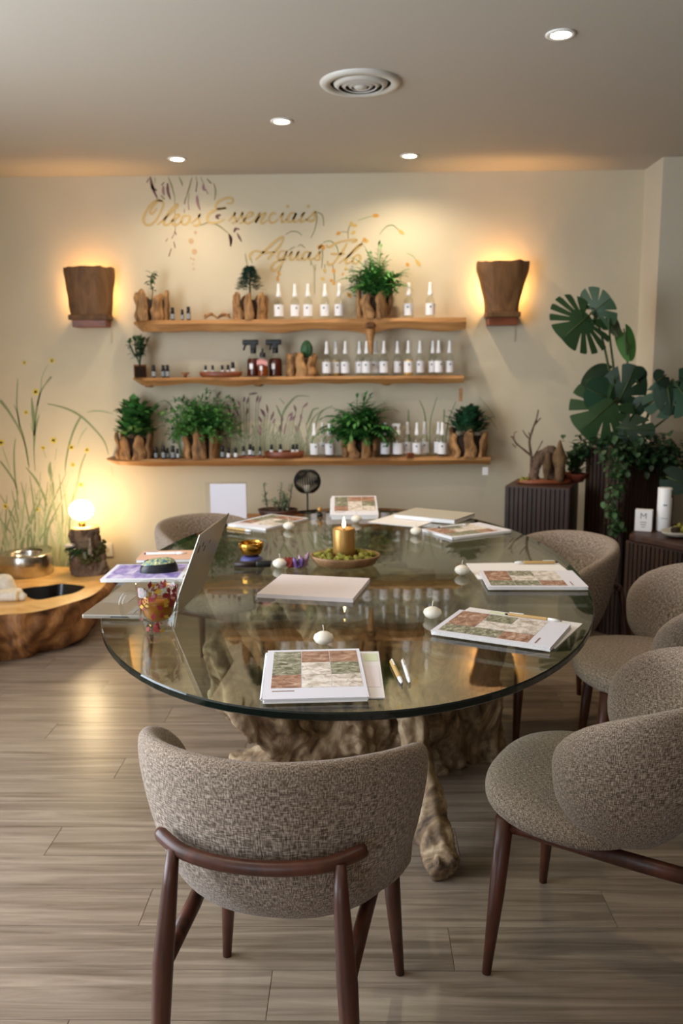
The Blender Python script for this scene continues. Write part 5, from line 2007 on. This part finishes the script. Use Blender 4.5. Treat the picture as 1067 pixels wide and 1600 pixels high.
for pts, r in (([(829, 752), (830, 715), (827, 690), (833, 668), (838, 655), (841, 640)], [.008, .007, .006, .005, .004, .002]), ([(829, 711), (815, 700), (806, 692), (800, 682), (798, 684)], [.006, .005, .004, .003, .0015]), ([(808, 696), (803, 686), (804, 676), (808, 675)], [.004, .003, .002, .0015]),
               ([(827, 686), (820, 678), (817, 672)], [.004, .003, .002]), ([(835, 664), (841, 657), (845, 653)], [.004, .003, .002]), ([(832, 716), (840, 703), (848, 688)], [.004, .003, .002]), ([(806, 699), (800, 693)], [.003, .002]), ([(828, 684), (826, 675)], [.003, .0015])):
    pp = smoothpath([ap(*p_) for p_ in pts], 4)
    q.tube(pp, [r[min(len(r) - 1, int(i / 4))] for i in range(len(pp))], 6)
q.obj('bare_branch', 'bark', t)
q = MB()
for i in range(26):
    q.ball(tuple(ap(820 + RT.uniform(-6, 6), 750 + RT.uniform(-4, 4), 4.56)), RT.uniform(.007, .012), 6, .8, .5)
q.obj('moss', 'moss', t, True, kind='stuff')
t = thing('terracotta_dish', 'low terracotta dish with a small ivy on the short pedestal', 'plant pot', (atY(896, 757, 4.56).x, 4.56, PZ))
MB().lathe([(.0001, 0), (.05, 0), (.068, .035), (.07, .045), (.062, .045), (.05, .03), (.0001, .03)], 24).obj('dish_wall', 'terracotta', t)
plant('small_ivy', 'small ivy growing in the terracotta dish', atY(896, 757, 4.56).x, 4.56, PZ + .03, lambda mb: bushy(mb, 60, .07, .13, G_DARK, .03), grp='plants on the pedestals')


# ivy spilling from the tall planter
def ivy(mb, o, spots, n, size, col):
    for k in range(n):
        (xa, ya, sx_, sy_, yy) = spots[k % len(spots)]
        p = atY(RT.gauss(xa, sx_), RT.gauss(ya, sy_), yy + RT.uniform(-.03, .12)) - o
        leaf(mb, p, rdir(-60, 30, RT.uniform(-PI, 0)), size * RT.uniform(.7, 1.3), size * .8, col=col, k=3, jit=.5, bend=.2, pointed=.8)
    return mb


ixo = V3((1.42, 4.55, TZ2))
t = thing('ivy', 'dark ivy spilling over and hanging down the tall slatted planter', 'plant', ixo, 0, 'plants on the pedestals')
mb = MB()
ivy(mb, ixo, [(940, 690, 18, 6, 4.4), (990, 690, 22, 10, 4.36), (1030, 702, 18, 12, 4.42), (908, 705, 8, 8, 4.52), (1050, 720, 10, 14, 4.4), (975, 705, 14, 8, 4.28), (1010, 715, 18, 8, 4.36)], 900, .036, (.022, .06, .018))
ivy(mb, ixo, [(958, 735, 7, 8, 4.24), (960, 765, 6, 10, 4.24), (956, 795, 6, 8, 4.24), (964, 820, 6, 5, 4.24), (972, 735, 8, 8, 4.24)], 190, .034, (.035, .09, .025))
mb.obj('ivy_leaves', 'leaf', t, True, kind='stuff')
q = MB()
for px in (952, 960, 968):
    q.tube(smoothpath([atY(px, 690, 4.4) - ixo, atY(px, 715, 4.28) - ixo, atY(px - 4, 770, 4.27) - ixo, atY(px, 825, 4.27) - ixo], 4), .002, 4)
q.obj('vine', 'bark', t)


# monstera
def monstera_leaf(t, pa, ptip, px_w, y0, y1, col, slits=4, tiltv=.0, whole=False, y_side=0.0):
    """leaf blade from attachment pixel pa to tip pixel ptip, width in pixels"""
    A, T = atY(pa[0], pa[1], y0), atY(ptip[0], ptip[1], y1)
    d = T - A
    ln = d.length
    d.normalize()
    view = V3((0, -1, .25)).normalized()
    sdv = d.cross(view).normalized()
    sdv = (sdv + V3((0, y_side, 0))).normalized()
    nn = sdv.cross(d).normalized()
    w = px_w / 270 / 2
    n = 150
    vs, fs = [], []
    o = t.location
    mb = MB()
    for i in range(n + 1):
        a = PI * (i / n * 2 - 1)            # around the outline, 0 = tip
        u = math.cos(a)
        along = .42 + .58 * u if abs(a) < PI * .5 else .42 + .60 * u
        aw = abs(math.sin(a)) ** .8 * (1.12 - .2 * u)
        cut = 1.0
        if not whole:
            for s_ in range(slits):
                ac = R_(38 + s_ * (105 / max(1, slits - 1)) if slits > 1 else 80)
                cut *= 1 - .6 * math.exp(-((abs(a) - ac) / .06) ** 4)
        notch = .28 if abs(a) > PI * .94 else 0
        al = along + notch
        r = cut
        c0 = .3
        al = c0 + (al - c0) * (r if abs(a) < PI * .92 else 1)
        wd = math.copysign(aw * w * r, a) if abs(math.sin(a)) > 1e-3 else 0
        for q_ in (1.0, .6):
            L_ = c0 + (al - c0) * q_
            W_ = wd * q_
            droop = -.22 * abs(W_) ** 1.2 / max(w, .01) ** .2 - .10 * ln * max(0, L_) ** 2
            vs.append(A + d * ln * L_ + sdv * W_ + nn * droop - o)
    ci = len(vs)
    vs.append(A + d * ln * .3 - o)
    for i in range(n):
        a_, b_ = 2 * i, 2 * (i + 1)
        fs += [(a_, b_, b_ + 1, a_ + 1), (a_ + 1, b_ + 1, ci)]
    mb.col = col + (1,)
    mb._add(vs, fs)
    ob = mb.obj('leaf_blade', 'leaf', t)
    rib = MB()
    rib.tube([A - o + nn * .003, A + d * ln * .5 - nn * .02 * ln - o + nn * .003, A + d * ln * .95 - nn * .09 * ln - o + nn * .003], [.004, .003, .001], 5)
    rib.obj('midrib', 'stem_green', ob)
    return A


plain('stem_green', '#3c4a22', .5)
mx = atY(967, 700, 4.58)
t = thing('monstera', 'tall monstera with large split leaves in the tall slatted planter', 'plant', (mx.x, 4.58, TZ2 - .02), 0, 'plants on the pedestals')
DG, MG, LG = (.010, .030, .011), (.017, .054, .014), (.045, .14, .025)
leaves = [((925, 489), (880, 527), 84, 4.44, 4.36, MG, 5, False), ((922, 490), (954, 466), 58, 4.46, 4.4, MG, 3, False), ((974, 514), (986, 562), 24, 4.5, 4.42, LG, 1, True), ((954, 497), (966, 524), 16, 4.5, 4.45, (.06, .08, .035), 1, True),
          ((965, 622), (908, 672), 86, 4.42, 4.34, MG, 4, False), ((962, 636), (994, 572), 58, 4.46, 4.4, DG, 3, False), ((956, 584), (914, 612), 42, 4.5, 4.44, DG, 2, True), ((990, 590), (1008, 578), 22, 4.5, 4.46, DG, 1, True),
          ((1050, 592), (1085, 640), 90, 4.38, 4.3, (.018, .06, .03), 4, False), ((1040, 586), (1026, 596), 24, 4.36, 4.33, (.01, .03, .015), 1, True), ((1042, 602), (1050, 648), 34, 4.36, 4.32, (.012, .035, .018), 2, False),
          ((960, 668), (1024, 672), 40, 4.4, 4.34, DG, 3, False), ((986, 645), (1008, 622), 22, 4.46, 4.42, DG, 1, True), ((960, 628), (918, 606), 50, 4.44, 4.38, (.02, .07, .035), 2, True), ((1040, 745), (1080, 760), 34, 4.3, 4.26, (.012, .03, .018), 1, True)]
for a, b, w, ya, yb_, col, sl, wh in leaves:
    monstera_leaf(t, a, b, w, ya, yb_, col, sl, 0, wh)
for pts in ([(967, 705), (962, 640), (948, 560), (934, 505), (925, 490)], [(968, 705), (963, 620), (958, 570), (953, 530), (951, 498)], [(966, 705), (964, 660), (965, 622)], [(972, 705), (985, 655), (1010, 635), (1040, 606), (1050, 594)], [(975, 705), (1000, 685), (1030, 662), (1048, 648)],
            [(970, 705), (966, 670), (962, 640)], [(975, 700), (981, 640), (982, 600), (980, 565), (976, 520)], [(972, 705), (1012, 650), (1005, 610), (994, 594)], [(964, 690), (962, 620), (958, 588)]):
    q = MB()
    pp = smoothpath([atY(p_[0], p_[1], 4.58 - .16 * (i / (len(pts) - 1))) - t.location for i, p_ in enumerate(pts)], 4)
    q.tube(pp, [.0085 - .0045 * i / len(pp) for i in range(len(pp))], 7)
    q.obj('stem', 'stem_green', t)
